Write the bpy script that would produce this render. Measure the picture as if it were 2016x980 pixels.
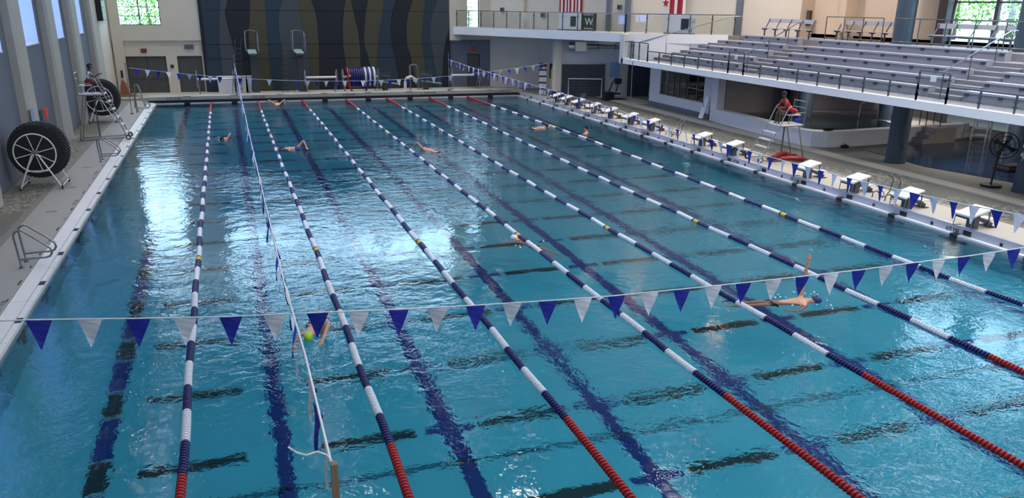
import bpy, bmesh, math, random
from mathutils import Vector, Matrix
random.seed(4)
PI = math.pi
for o in list(bpy.data.objects): bpy.data.objects.remove(o)
sc = bpy.context.scene
COL = sc.collection

# ---------------------------------------------------------------- camera
YAW, PITCH, ROLL = 0.320969, 0.349160, 0.010265
f_ = Vector((math.sin(YAW)*math.cos(PITCH), math.cos(YAW)*math.cos(PITCH), -math.sin(PITCH)))
r_ = Vector((math.cos(YAW), -math.sin(YAW), 0)); u_ = r_.cross(f_)
r2 = r_*math.cos(ROLL)+u_*math.sin(ROLL); u2 = -r_*math.sin(ROLL)+u_*math.cos(ROLL)
cam = bpy.data.cameras.new('camera'); camo = bpy.data.objects.new('camera', cam); COL.objects.link(camo)
camo.matrix_world = Matrix(((r2.x, u2.x, -f_.x, 4.3028), (r2.y, u2.y, -f_.y, -5.4542), (r2.z, u2.z, -f_.z, 5.8948), (0, 0, 0, 1)))
cam.sensor_width = 36; cam.lens = 1644.8/2016*36; cam.shift_y = (606.03-490)/2016
cam.clip_end = 400
sc.camera = camo

# ---------------------------------------------------------------- world, exposure
w = bpy.data.worlds.new('world'); sc.world = w; w.use_nodes = True
bg = w.node_tree.nodes['Background']
bg.inputs[0].default_value = (0.52, 0.75, 1.0, 1); bg.inputs[1].default_value = 8.0
sc.view_settings.view_transform = 'Standard'; sc.view_settings.look = 'None'
sc.view_settings.gamma = 1; sc.view_settings.use_curve_mapping = False
sc.view_settings.exposure = 0.35
cy = sc.cycles
cy.max_bounces = 10; cy.diffuse_bounces = 5; cy.glossy_bounces = 4; cy.transmission_bounces = 8; cy.transparent_max_bounces = 12
cy.caustics_refractive = True; cy.caustics_reflective = False
cy.sample_clamp_indirect = 4.0; cy.sample_clamp_direct = 0
cy.use_denoising = True; cy.use_adaptive_sampling = False
cy.blur_glossy = 0.5

# ---------------------------------------------------------------- big area lights: unseen overhead fill, added to brighten the hall
def area(name, loc, size, power, col, direction, portal=False):
    l = bpy.data.lights.new(name, 'AREA'); l.shape = 'RECTANGLE'; l.size, l.size_y = size
    l.energy = power; l.color = col
    o = bpy.data.objects.new(name, l); COL.objects.link(o); o.location = loc
    o.rotation_euler = Vector(direction).to_track_quat('-Z', 'Y').to_euler()
    if portal: l.cycles.is_portal = True
    return o
for y in (-7, 2.5, 12):                                    # fill lights added above the near half, out of view
    for x, pw in ((3, 170), (13, 330), (23, 640)): area('overhead_fill', (x, y, 12.95), (6, 5.5), pw, (0.90, 0.95, 1.0), (0, 0, -1))

area('overhead_fill', (9.5, 52.9, 13.0), (22, 1.2), 420, (0.95, 0.96, 1.0), (0, 0, -1))          # strip of fill light added to wash the far wall
# ---------------------------------------------------------------- helpers
def srgb(*c):
    return tuple(((v/255)/12.92 if v/255 <= .04045 else ((v/255+.055)/1.055)**2.4) for v in c)+(1,)
MATS = {}
def mat(name, col, rough=.6, metal=0, var=.08, scale=6, bump=0, emit=0, spec=.5, alpha=1):
    m = bpy.data.materials.new(name); m.use_nodes = True; nt = m.node_tree; b = nt.nodes['Principled BSDF']
    c = srgb(*col)
    b.inputs['Roughness'].default_value = rough; b.inputs['Metallic'].default_value = metal
    b.inputs['Specular IOR Level'].default_value = spec
    tc = nt.nodes.new('ShaderNodeTexCoord'); n = nt.nodes.new('ShaderNodeTexNoise'); n.inputs['Scale'].default_value = scale
    n.inputs['Detail'].default_value = 4
    nt.links.new(tc.outputs['Object'], n.inputs['Vector'])
    mx = nt.nodes.new('ShaderNodeMix'); mx.data_type = 'RGBA'
    mx.inputs[6].default_value = tuple(v*(1-var) for v in c[:3])+(1,); mx.inputs[7].default_value = tuple(min(1, v*(1+var)) for v in c[:3])+(1,)
    nt.links.new(n.outputs['Fac'], mx.inputs[0]); nt.links.new(mx.outputs[2], b.inputs['Base Color'])
    if bump:
        bp = nt.nodes.new('ShaderNodeBump'); bp.inputs['Strength'].default_value = bump; bp.inputs['Distance'].default_value = .02
        nt.links.new(n.outputs['Fac'], bp.inputs['Height']); nt.links.new(bp.outputs[0], b.inputs['Normal'])
    if emit:
        b.inputs['Emission Color'].default_value = c; b.inputs['Emission Strength'].default_value = emit
    if alpha < 1: b.inputs['Alpha'].default_value = alpha
    MATS[name] = m; return m
M = MATS
mat('wall_blue', (104, 112, 128), .8); mat('wall_cream', (210, 203, 192), .8, scale=1.5, var=.05); mat('wall_warm', (205, 186, 165), .8, scale=1.5, var=.05)
mat('column_grey', (176, 176, 170), .8, var=.05); mat('ceiling', (118, 122, 130), .9); mat('white_paint', (205, 208, 216), .6, var=.04)
mat('gutter_white', (226, 226, 230), .5, var=.05, scale=12); mat('curb_tile', (176, 180, 196), .35, var=.04, scale=15)
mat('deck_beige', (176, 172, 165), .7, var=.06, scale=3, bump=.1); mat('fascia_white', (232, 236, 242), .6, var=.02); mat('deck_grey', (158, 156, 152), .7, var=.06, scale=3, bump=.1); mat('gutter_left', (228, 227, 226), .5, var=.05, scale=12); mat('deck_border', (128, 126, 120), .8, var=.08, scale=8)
mat('black_tile', (26, 28, 36), .35); mat('lane_blue', (16, 44, 128), .4, var=.12, scale=3); mat('lane_black', (20, 42, 46), .4, var=.2, scale=3)
mat('tile_joint', (150, 205, 215), .4); mat('floor_line', (20, 105, 125), .4)
mat('door_grey', (74, 76, 78), .5); mat('door_frame', (60, 62, 64), .5); mat('garage_blue', (52, 60, 74), .6)
mat('steel', (150, 152, 154), .28, metal=.9, var=.05); mat('steel_dark', (92, 95, 100), .35, metal=.6); mat('frame_dark', (50, 44, 44), .5)
mat('alu', (176, 180, 190), .4, metal=.3, var=.03); mat('bench_alu', (162, 165, 180), .5, metal=.1, var=.03); mat('bleacher', (122, 124, 136), .85, var=.06)
mat('bench_base', (146, 148, 160), .85, var=.05); mat('bracket', (52, 55, 66), .5); mat('column_blue', (52, 68, 84), .45, var=.06); mat('white_plastic', (225, 226, 232), .4, var=.02)
mat('rope_white', (218, 222, 232), .4); mat('rope_blue', (26, 26, 92), .4); mat('rope_red', (158, 22, 26), .4); mat('rope_yellow', (222, 186, 50), .4)
mat('flag_blue', (22, 36, 158), .7, var=.04); mat('flag_white', (216, 222, 238), .7, var=.03); mat('line_white', (222, 226, 235), .6)
mat('black_rubber', (22, 23, 28), .6); mat('black_soft', (30, 30, 34), .8); mat('red_float', (126, 18, 28), .45); mat('red_shirt', (176, 24, 40), .7)
mat('skin_light', (205, 150, 125), .55, var=.05); mat('skin_dark', (70, 48, 40), .55, var=.05); mat('hair_dark', (22, 18, 18), .8); mat('shirt_white', (214, 216, 220), .8)
mat('shorts_red', (110, 36, 36), .8); mat('shorts_black', (28, 32, 34), .7); mat('cap_green', (150, 205, 60), .5); mat('cap_blue', (40, 70, 120), .5)
mat('duct', (176, 184, 190), .3, metal=.8); mat('poster_blue', (130, 160, 196), .6, var=.25, scale=4); mat('sign_red', (150, 40, 40), .5, emit=.5); mat('sign_box', (50, 40, 38), .6)
mat('net_orange', (150, 92, 72), .8); mat('flag_red', (150, 24, 44), .8); mat('cloth_white', (224, 220, 218), .8); mat('banner_green', (14, 38, 34), .8)
mat('steel_blue', (100, 108, 122), .5); mat('foliage', (120, 176, 70), .9, var=.5, scale=2); mat('foliage_dark', (64, 120, 58), .9, var=.4, scale=2); mat('bark', (90, 72, 56), .9)
mat('spa_water', (26, 40, 46), .12, var=.2, scale=2, spec=.6); mat('pool_water_dark', (34, 54, 82), .1, var=.2, scale=2, spec=.6); mat('dark_wall', (96, 92, 82), .8); mat('spa_wall', (150, 145, 142), .8)  # pool_water_dark: blue base lifted to stand in for reflected windows
mat('basin', (96, 200, 216), .5, var=.04, scale=.8); mat('board_green', (150, 176, 166), .5); mat('concrete', (172, 170, 163), .8, var=.08)
mat('lamp_housing', (180, 180, 180), .5); mat('lamp_diffuser', (255, 250, 240), .5, emit=6); mat('lamp_warm', (255, 190, 130), .5, emit=20)
mat('net_grey', (120, 124, 128), .8); mat('tan_pole', (130, 112, 92), .6); mat('hose', (80, 78, 76), .5); mat('number_ink', (34, 38, 56), .6)
mat('mat_a', (62, 72, 92), .7); mat('roof_white', (210, 210, 210), .8); mat('grass', (96, 140, 60), .9, var=.3); mat('foam', (226, 240, 248), .5)
for n, c in (('mural_navy', (24, 30, 41)), ('mural_olive', (72, 71, 56)), ('mural_teal', (38, 56, 73)), ('mural_slate', (66, 74, 82))): mat(n, c, .8, var=.04)

def glass(name, col, rough=.02, tr=.85):
    m = bpy.data.materials.new(name); m.use_nodes = True; nt = m.node_tree; nt.nodes.clear()
    out = nt.nodes.new('ShaderNodeOutputMaterial'); t = nt.nodes.new('ShaderNodeBsdfTransparent'); g = nt.nodes.new('ShaderNodeBsdfGlossy')
    lw = nt.nodes.new('ShaderNodeLayerWeight'); fr = nt.nodes.new('ShaderNodeMath'); fr.operation = 'POWER'; fr.inputs[1].default_value = 5; mx = nt.nodes.new('ShaderNodeMixShader')
    fm = nt.nodes.new('ShaderNodeMath'); fm.operation = 'MULTIPLY_ADD'; fm.inputs[1].default_value = .6; fm.inputs[2].default_value = .05
    nt.links.new(lw.outputs['Facing'], fr.inputs[0]); nt.links.new(fr.outputs[0], fm.inputs[0]); fr = fm
    t.inputs[0].default_value = col; g.inputs['Roughness'].default_value = rough
    nt.links.new(fr.outputs[0], mx.inputs[0]); nt.links.new(t.outputs[0], mx.inputs[1]); nt.links.new(g.outputs[0], mx.inputs[2]); nt.links.new(mx.outputs[0], out.inputs[0])
    MATS[name] = m
glass('glass_rail', (.92, .955, .955, 1)); glass('glass_clear', (.92, .96, .96, 1)); glass('glass_blue', (.52, .58, .86, 1)); glass('glass_dark', (.25, .28, .32, 1))

def pebble(name, c1, c2, c3):
    m = bpy.data.materials.new(name); m.use_nodes = True; nt = m.node_tree; b = nt.nodes['Principled BSDF']; b.inputs['Roughness'].default_value = .7
    tc = nt.nodes.new('ShaderNodeTexCoord'); v = nt.nodes.new('ShaderNodeTexVoronoi'); v.inputs['Scale'].default_value = 13
    n = nt.nodes.new('ShaderNodeTexNoise'); n.inputs['Scale'].default_value = .35; n.inputs['Detail'].default_value = 2
    nt.links.new(tc.outputs['Object'], v.inputs['Vector']); nt.links.new(tc.outputs['Object'], n.inputs['Vector'])
    cr = nt.nodes.new('ShaderNodeValToRGB'); cr.color_ramp.elements[0].color = srgb(*c1); cr.color_ramp.elements[1].color = srgb(*c3); cr.color_ramp.elements[1].position = .8
    e = cr.color_ramp.elements.new(.45); e.color = srgb(*c2)
    sep = nt.nodes.new('ShaderNodeSeparateColor'); nt.links.new(v.outputs['Color'], sep.inputs[0]); nt.links.new(sep.outputs[0], cr.inputs[0])
    mx = nt.nodes.new('ShaderNodeMix'); mx.data_type = 'RGBA'; mx.inputs[7].default_value = srgb(*c2)
    r = nt.nodes.new('ShaderNodeValToRGB'); r.color_ramp.elements[0].position = .42; r.color_ramp.elements[1].position = .58
    nt.links.new(n.outputs['Fac'], r.inputs[0]); nt.links.new(r.outputs[0], mx.inputs[0]); nt.links.new(cr.outputs[0], mx.inputs[6]); nt.links.new(mx.outputs[2], b.inputs['Base Color'])
    bp = nt.nodes.new('ShaderNodeBump'); bp.inputs['Strength'].default_value = .5; bp.inputs['Distance'].default_value = .02
    nt.links.new(v.outputs['Distance'], bp.inputs['Height']); nt.links.new(bp.outputs[0], b.inputs['Normal'])
    MATS[name] = m
pebble('pebble', (86, 85, 79), (108, 106, 99), (158, 155, 146))

def water_mat():
    m = bpy.data.materials.new('water'); m.use_nodes = True; nt = m.node_tree; nt.nodes.clear(); L = nt.links.new; N = nt.nodes.new
    out = N('ShaderNodeOutputMaterial'); tc = N('ShaderNodeTexCoord')
    def noise(scale, detail, rough=.5, sx=1, sy=1, dist=0):
        mp = N('ShaderNodeMapping'); mp.inputs['Scale'].default_value = (sx, sy, 1); L(tc.outputs['Object'], mp.inputs[0])
        n = N('ShaderNodeTexNoise'); n.inputs['Scale'].default_value = scale; n.inputs['Detail'].default_value = detail; n.inputs['Roughness'].default_value = rough
        n.inputs['Distortion'].default_value = dist; L(mp.outputs[0], n.inputs['Vector']); return n.outputs['Fac']
    def math_(op, a, b):
        n = N('ShaderNodeMath'); n.operation = op
        for i, v in enumerate((a, b)):
            if isinstance(v, (int, float)): n.inputs[i].default_value = v
            else: L(v, n.inputs[i])
        return n.outputs[0]
    big = noise(.55, 2, dist=.4); mid = noise(2.3, 3, .55, dist=.3); fine = noise(8, 3, .6)
    # how choppy: calm along the left wall, busier where people swim
    chop = noise(.11, 2)
    ramp = N('ShaderNodeMapRange'); ramp.inputs[1].default_value = .38; ramp.inputs[2].default_value = .66; ramp.inputs[3].default_value = .3; ramp.inputs[4].default_value = 2.4
    L(chop, ramp.inputs[0])
    sx = N('ShaderNodeSeparateXYZ'); L(tc.outputs['Object'], sx.inputs[0])
    edge = N('ShaderNodeMapRange'); edge.inputs[1].default_value = 1.0; edge.inputs[2].default_value = 5.0; edge.inputs[3].default_value = .35; edge.inputs[4].default_value = 1.0
    L(sx.outputs[0], edge.inputs[0])
    amp = math_('MULTIPLY', ramp.outputs[0], edge.outputs[0])
    h = math_('ADD', math_('MULTIPLY', big, .030), math_('MULTIPLY', amp, math_('ADD', math_('MULTIPLY', mid, .027), math_('MULTIPLY', fine, .008))))
    bp = N('ShaderNodeBump'); bp.inputs['Strength'].default_value = 1; bp.inputs['Distance'].default_value = 1; L(h, bp.inputs['Height'])
    rf = N('ShaderNodeBsdfRefraction'); rf.inputs['IOR'].default_value = 1.33; rf.inputs['Roughness'].default_value = 0.0; rf.inputs[0].default_value = (1, 1, 1, 1)
    gl = N('ShaderNodeBsdfGlossy'); gl.inputs['Roughness'].default_value = 0.0
    fr = N('ShaderNodeFresnel'); fr.inputs[0].default_value = 1.33; mx = N('ShaderNodeMixShader')
    for n in (rf, gl, fr): L(bp.outputs[0], n.inputs['Normal'])
    L(fr.outputs[0], mx.inputs[0]); L(rf.outputs[0], mx.inputs[1]); L(gl.outputs[0], mx.inputs[2]); L(mx.outputs[0], out.inputs[0])
    va = N('ShaderNodeVolumeAbsorption'); va.inputs[0].default_value = (.03, .72, .90, 1); va.inputs[1].default_value = .20
    L(va.outputs[0], out.inputs['Volume'])
    MATS['water'] = m
water_mat()

def prop(o, label=None, cat=None, group=None, kind=None):
    for k, v in (('label', label), ('category', cat), ('group', group), ('kind', kind)):
        if v: o[k] = v
    return o
def thing(name, label, cat, loc=(0, 0, 0), rz=0, group=None):
    o = bpy.data.objects.new(name, None); COL.objects.link(o); o.location = loc; o.rotation_euler = (0, 0, rz); o.empty_display_size = .1
    return prop(o, label, cat, group)
def link(name, me, parent=None, loc=(0, 0, 0), rot=(0, 0, 0)):
    o = bpy.data.objects.new(name, me); COL.objects.link(o); o.location = loc; o.rotation_euler = rot
    if parent: o.parent = parent
    return o
def copy_tree(o, parent=None):
    c = o.copy(); COL.objects.link(c)
    if parent: c.parent = parent
    for ch in list(o.children): copy_tree(ch, c)
    return c
def relabel(o, label, group=None):
    o['label'] = label
    if group: o['group'] = group

class MB:
    def __init__(s): s.v = []; s.f = []; s.sm = []
    def add(s, vs, fs, smooth=False):
        n = len(s.v); s.v += [tuple(v) for v in vs]; s.f += [tuple(i+n for i in f) for f in fs]; s.sm += [smooth]*len(fs); return s
    def box(s, x0, x1, y0, y1, z0, z1):
        vs = [(x, y, z) for x in (x0, x1) for y in (y0, y1) for z in (z0, z1)]
        return s.add(vs, [(0, 1, 3, 2), (4, 6, 7, 5), (0, 4, 5, 1), (2, 3, 7, 6), (0, 2, 6, 4), (1, 5, 7, 3)])
    def prism(s, pts, z0, z1):
        n = len(pts); return s.add([(x, y, z0) for x, y in pts]+[(x, y, z1) for x, y in pts],
            [tuple(range(n))[::-1], tuple(range(n, 2*n))]+[(i, (i+1) % n, (i+1) % n+n, i+n) for i in range(n)])
    def prism_axis(s, pts, a0, a1, axis):
        """pts are the two other coordinates in order, extruded along the axis"""
        def P(p, a):
            q = list(p); q.insert(axis, a); return tuple(q)
        n = len(pts); return s.add([P(p, a0) for p in pts]+[P(p, a1) for p in pts],
            [tuple(range(n)), tuple(range(n, 2*n))[::-1]]+[(i, i+n, (i+1) % n+n, (i+1) % n) for i in range(n)])
    def bar(s, a, b, w, h=None, up=(0, 0, 1)):
        h = h or w; a = Vector(a); b = Vector(b); d = (b-a).normalized(); up = Vector(up)
        if abs(d.dot(up)) > .98: up = Vector((1, 0, 0))
        x = d.cross(up).normalized(); y = x.cross(d)
        vs = [p+x*sx*w/2+y*sy*h/2 for p in (a, b) for sx, sy in ((-1, -1), (1, -1), (1, 1), (-1, 1))]
        return s.add(vs, [(0, 1, 2, 3), (7, 6, 5, 4), (0, 4, 5, 1), (1, 5, 6, 2), (2, 6, 7, 3), (3, 7, 4, 0)])
    def tube(s, path, r, n=8, closed=False, caps=True):
        P = [Vector(p) for p in path]; m = len(P); rings = []; prev = None
        rr = r if isinstance(r, (list, tuple)) else [r]*m
        for i in range(m):
            if closed: d = P[(i+1) % m]-P[i-1]
            else: d = P[min(i+1, m-1)]-P[max(i-1, 0)]
            d.normalize()
            if prev is None:
                up = Vector((0, 0, 1)) if abs(d.z) < .9 else Vector((1, 0, 0)); x = d.cross(up).normalized()
            else: x = (prev-d*prev.dot(d)).normalized()
            prev = x; y = d.cross(x); rings.append([P[i]+(x*math.cos(2*PI*k/n)+y*math.sin(2*PI*k/n))*rr[i] for k in range(n)])
        vs = [v for rg in rings for v in rg]; fs = []
        for i in range(m if closed else m-1):
            j = (i+1) % m; fs += [(i*n+k, i*n+(k+1) % n, j*n+(k+1) % n, j*n+k) for k in range(n)]
        s.add(vs, fs, True)
        if caps and not closed: s.add(rings[0], [tuple(range(n))[::-1]]); s.add(rings[-1], [tuple(range(n))])
        return s
    def cyl(s, a, b, r, n=16, r2=None):
        return s.tube([a, b], [r, r2 if r2 is not None else r], n)
    def ring(s, c, axis, R, r, n=32, m=6):
        c = Vector(c); ax = Vector(axis).normalized(); u = ax.orthogonal().normalized(); v = ax.cross(u)
        return s.tube([c+(u*math.cos(2*PI*i/n)+v*math.sin(2*PI*i/n))*R for i in range(n)], r, m, closed=True)
    def lathe(s, c, prof, n=20):
        c = Vector(c); vs = [(c.x+r*math.cos(2*PI*k/n), c.y+r*math.sin(2*PI*k/n), c.z+z) for r, z in prof for k in range(n)]
        return s.add(vs, [(i*n+k, i*n+(k+1) % n, (i+1)*n+(k+1) % n, (i+1)*n+k) for i in range(len(prof)-1) for k in range(n)], True)
    def ball(s, c, r, n=12, sc=(1, 1, 1)):
        prof = [(math.sin(PI*i/8)*r, -math.cos(PI*i/8)*r) for i in range(9)]
        vs = [(c[0]+p*math.cos(2*PI*k/n)*sc[0], c[1]+p*math.sin(2*PI*k/n)*sc[1], c[2]+z*sc[2]) for p, z in prof for k in range(n)]
        return s.add(vs, [(i*n+k, i*n+(k+1) % n, (i+1)*n+(k+1) % n, (i+1)*n+k) for i in range(8) for k in range(n)], True)
    def mesh(s, name, m):
        me = bpy.data.meshes.new(name); me.from_pydata(s.v, [], s.f); me.polygons.foreach_set('use_smooth', s.sm)
        me.materials.append(M[m] if isinstance(m, str) else m); me.update(); return me
    def build(s, name, m, parent=None, loc=(0, 0, 0), rot=(0, 0, 0), **kw):
        return prop(link(name, s.mesh(name, m), parent, loc, rot), **kw)
def B(*a): return MB().box(*a)
def struct(name, mb, m, parent=None, label=None): return mb.build(name, m, parent, kind='structure', label=label)
def text(name, body, size, m, parent, loc, rot, depth=.004, align='CENTER'):
    c = bpy.data.curves.new(name, 'FONT'); c.body = body; c.size = size; c.extrude = depth; c.align_x = align; c.align_y = 'CENTER'
    c.materials.append(M[m]); o = bpy.data.objects.new(name, c); COL.objects.link(o); o.location = loc; o.rotation_euler = rot
    dg = bpy.context.evaluated_depsgraph_get(); dg.update()
    me = bpy.data.meshes.new_from_object(o.evaluated_get(dg)); bpy.data.objects.remove(o)
    return link(name, me, parent, loc, rot)
def frame_rect(name, m, parent, axis, c, a0, a1, z0, z1, w=.05, d=.06):
    """a rectangular frame in the plane axis=c"""
    mb = MB()
    for (p0, p1, q0, q1) in ((a0-w, a0, z0-w, z1+w), (a1, a1+w, z0-w, z1+w), (a0, a1, z0-w, z0), (a0, a1, z1, z1+w)):
        if axis == 0: mb.box(c-d/2, c+d/2, p0, p1, q0, q1)
        else: mb.box(p0, p1, c-d/2, c+d/2, q0, q1)
    return mb.build(name, m, parent)
def wall_x(name, x0, x1, y0, y1, z0, z1, holes, m):
    """wall of thickness x0..x1 along y with rectangular holes (y0,y1,z0,z1)"""
    mb = MB(); cuts = sorted(set([y0, y1]+[h[0] for h in holes]+[h[1] for h in holes]))
    for a, b in zip(cuts, cuts[1:]):
        hs = sorted([h for h in holes if h[0] <= a+1e-6 and h[1] >= b-1e-6], key=lambda h: h[2]); z = z0
        for h in hs:
            if h[2] > z: mb.box(x0, x1, a, b, z, h[2])
            z = h[3]
        if z < z1: mb.box(x0, x1, a, b, z, z1)
    return struct(name, mb, m)
def wall_y(name, y0, y1, x0, x1, z0, z1, holes, m):
    mb = MB(); cuts = sorted(set([x0, x1]+[h[0] for h in holes]+[h[1] for h in holes]))
    for a, b in zip(cuts, cuts[1:]):
        hs = sorted([h for h in holes if h[0] <= a+1e-6 and h[1] >= b-1e-6], key=lambda h: h[2]); z = z0
        for h in hs:
            if h[2] > z: mb.box(a, b, y0, y1, z, h[2])
            z = h[3]
        if z < z1: mb.box(a, b, y0, y1, z, z1)
    return struct(name, mb, m)

# ================================================================ POOL
LN = [3.2+2.7432*k for k in range(7)]                      # lane ropes
LC = [1.83]+[4.5716+2.7432*k for k in range(6)]+[21.03]    # lane centre lines
YC = [11.75+2.385*n for n in range(-5, 17)]                 # cross lanes
D = -2.0
fl = struct('floor_pool', B(-.1, 23.05, -1.0, 50.3, D-.15, D), 'basin')
struct('wall_pool_left', B(-.1, .06, -1.0, 50.3, D, .03), 'basin'); struct('wall_pool_right', B(22.92, 23.1, -1.0, 50.3, D, .03), 'basin')
struct('wall_pool_far', B(.06, 22.92, 50.02, 50.3, D, .03), 'basin'); struct('wall_pool_near', B(.06, 22.92, -1.0, -.02, D, .03), 'basin')
prop(B(.02, 22.96, -.06, 50.06, D-.02, 0).build('pool_water', 'water'), 'rippling teal pool water between the lane ropes', 'water', kind='stuff')
def tile_mark(name, x0, x1, y0, y1, m, e=.006): return B(x0, x1, y0, y1, D, D+e).build(name, m, fl)
for i, x in enumerate(LC[1:]):
    w2 = .14
    tile_mark('lane_line', x-w2, x+w2, 2.0, 48.0, 'lane_blue'); tile_mark('lane_line_end', x-.5, x+.5, 1.75, 2.0, 'lane_blue'); tile_mark('lane_line_end', x-.5, x+.5, 48.0, 48.25, 'lane_blue')
    if i >= 1:
        for y in YC: tile_mark('lane_tick', x-.42, x-w2, y-.1, y+.1, 'lane_blue'); tile_mark('lane_tick', x+w2, x+.42, y-.1, y+.1, 'lane_blue')
x = LC[0]; y = 1.6
for c in YC:                                               # first lane line: blue and black blocks with pale joints
    tile_mark('lane_block', x-.15, x+.15, c-.44, c+.44, 'lane_black'); tile_mark('lane_joint', x-.15, x+.15, c+.44, c+.51, 'tile_joint'); tile_mark('lane_joint', x-.15, x+.15, c-.51, c-.44, 'tile_joint')
    tile_mark('lane_block', x-.15, x+.15, c+.51, c+2.385-.51, 'lane_blue')
for X in LN:
    for c in YC:
        if c > 1: tile_mark('cross_lane_bar', X-.8, X+.8, c-.13, c+.13, 'lane_black')
tile_mark('slope_line', .1, 22.9, 5.85, 5.97, 'floor_line')
# cross shaped wall targets
def target(x, sx, y):
    mb = MB(); xs = sorted((x, x+sx*.012)); mb.box(*xs, y-.13, y+.13, -1.1, .035); mb.box(*xs, y-.5, y+.5, -.62, -.38); return mb
gl = struct('trim_1', MB(), 'gutter_white', label='white gutter coping along the left pool edge')
gr = struct('trim_2', B(22.9, 23.06, -1, 50.05, -.25, .05), 'gutter_white', label='white lip along the right pool edge')
for i in range(len(YC)):
    c = YC[i]
    target(.07, 1, c).build('wall_target', 'black_tile', gl)
    B(-.02, .09, c-.13, c+.13, .078, .088).build('target_cap', 'black_tile', gl)
    target(22.90, -1, c+.2).build('wall_target', 'black_tile', gr); B(22.88, 23.05, c+.07, c+.33, .048, .056).build('target_cap', 'black_tile', gr)
    a, b = c-2.385/2+.008, c+2.385/2-.008
    B(-.03, .085, a, b, -.25, .078).build('coping_lip', 'gutter_left', gl); B(-.36, -.045, a, b, -.1, .085).build('coping_slab', 'gutter_left', gl)
# left deck
dl = struct('floor_deck_left', B(-1.42, -.37, -12, 54.3, -.4, .13), 'deck_grey'); struct('floor_border_left', B(-1.62, -1.42, -12, 54.3, -.4, .128), 'deck_border'); struct('floor_pebble_left', B(-3.2, -1.62, -12, 54.3, -.4, .125), 'pebble')
for i, c in enumerate(YC):
    B(-.415, -.375, c-.17, c+.17, .128, .134).build('marker_tile', 'black_tile', dl); B(-.41, -.38, c+1.10, c+1.28, .128, .134).build('marker_tile', 'black_tile', dl)
for y, t in ((12.6, '6 FT 9 IN'), (17.4, '6 FT'), (22.2, '6 FT 1 IN'), (27.0, '5 FT 9 IN'), (36.5, '5 FT')):
    text('depth_text', t, .17, 'number_ink', dl, (-.43, y, .131), (0, 0, PI/2), .001)
for y in (21.0, 24.5, 28.2): B(-1.05, -.75, y, y+.18, .129, .133).build('drain_cover', 'deck_border', dl)
# right curb and deck
struct('floor_deck_right', MB().prism([(23.2, -12), (24.6, -12), (24.6, 43.5), (23.2, 51)], -.4, .255), 'deck_beige')
cr_ = struct('trim_3', MB(), 'curb_tile', label='pale tiled curb with depth markings along the right pool edge')
for i, c in enumerate(YC): B(23.06, 23.2, c-2.385/2+.006, c+2.385/2-.006, -.1, .262).build('curb_panel', 'curb_tile', cr_)
for c in YC:
    B(23.05, 23.06, c-.22, c+.05, .03, .19).build('marker_tile', 'black_tile', cr_); B(23.05, 23.06, c+1.13, c+1.22, .06, .15).build('marker_dot', 'black_tile', cr_)
for i, t in ((0, '6 FT 9 IN'), (3, '5 FT 11 IN'), (5, '5 FT 9 IN'), (8, '5 FT 7 IN'), (11, '5 FT 5 IN'), (13, '5 FT 3 IN')):
    k = YC[5+i] if 5+i < len(YC) else YC[-1]
    tx = text('depth_text', t, .17, 'number_ink', cr_, (23.052, k+(.42 if i != 5 else -.55), .11), (PI/2, 0, -PI/2), .003); tx.scale = (.66, 1, 1)
struct('floor_pebble_right', MB().prism([(24.6, -12), (26.9, -12), (26.9, 47), (24.6, 47)], -.4, .25), 'pebble')
struct('floor_band_right', MB().prism([(26.9, -12), (27.5, -12), (27.5, 41), (29.0, 41), (29, 54), (26.9, 54)], -.4, .295), 'deck_beige')
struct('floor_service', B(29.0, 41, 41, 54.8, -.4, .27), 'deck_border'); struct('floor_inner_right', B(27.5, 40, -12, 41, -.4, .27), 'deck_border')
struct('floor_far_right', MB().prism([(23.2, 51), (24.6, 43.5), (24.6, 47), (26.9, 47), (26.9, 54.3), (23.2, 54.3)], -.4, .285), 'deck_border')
# bulkhead at the far end
bk = struct('trim_4', B(-.4, 23.4, 50.1, 51.0, -.2, .22), 'black_tile', label='dark recessed face of the far end wall of the pool')
B(.0, 23.0, 49.98, 50.14, -.3, .05).build('pool_lip', 'gutter_white', bk)
for k in range(10): B(-.35+k*2.37, -.35+k*2.37+2.355, 50.0, 51.1, .22, .42).build('coping_slab', 'concrete', bk)
for x in LC:
    B(x-.17, x+.17, 49.955, 49.98, -1.2, .06).build('wall_target', 'black_tile', bk); B(x-.2, x+.2, 49.99, 50.3, .42, .424).build('marker_tile', 'black_tile', bk); B(x-.17, x+.17, 49.99, 50.1, .05, .06).build('target_cap', 'black_tile', bk)
for x, t in ((1.1, '5 FT 2 IN'), (6.0, '5 FT 6 IN'), (11.6, '5 FT 6 IN'), (16.9, '5 FT 5 IN'), (22.1, '5 FT 3 IN')): text('depth_text', t, .2, 'number_ink', bk, (x, 49.99, .32), (PI/2, 0, 0), .003)
struct('floor_deck_far', B(-3.2, 23.4, 51.1, 54.6, -.4, .27), 'concrete')

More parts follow.
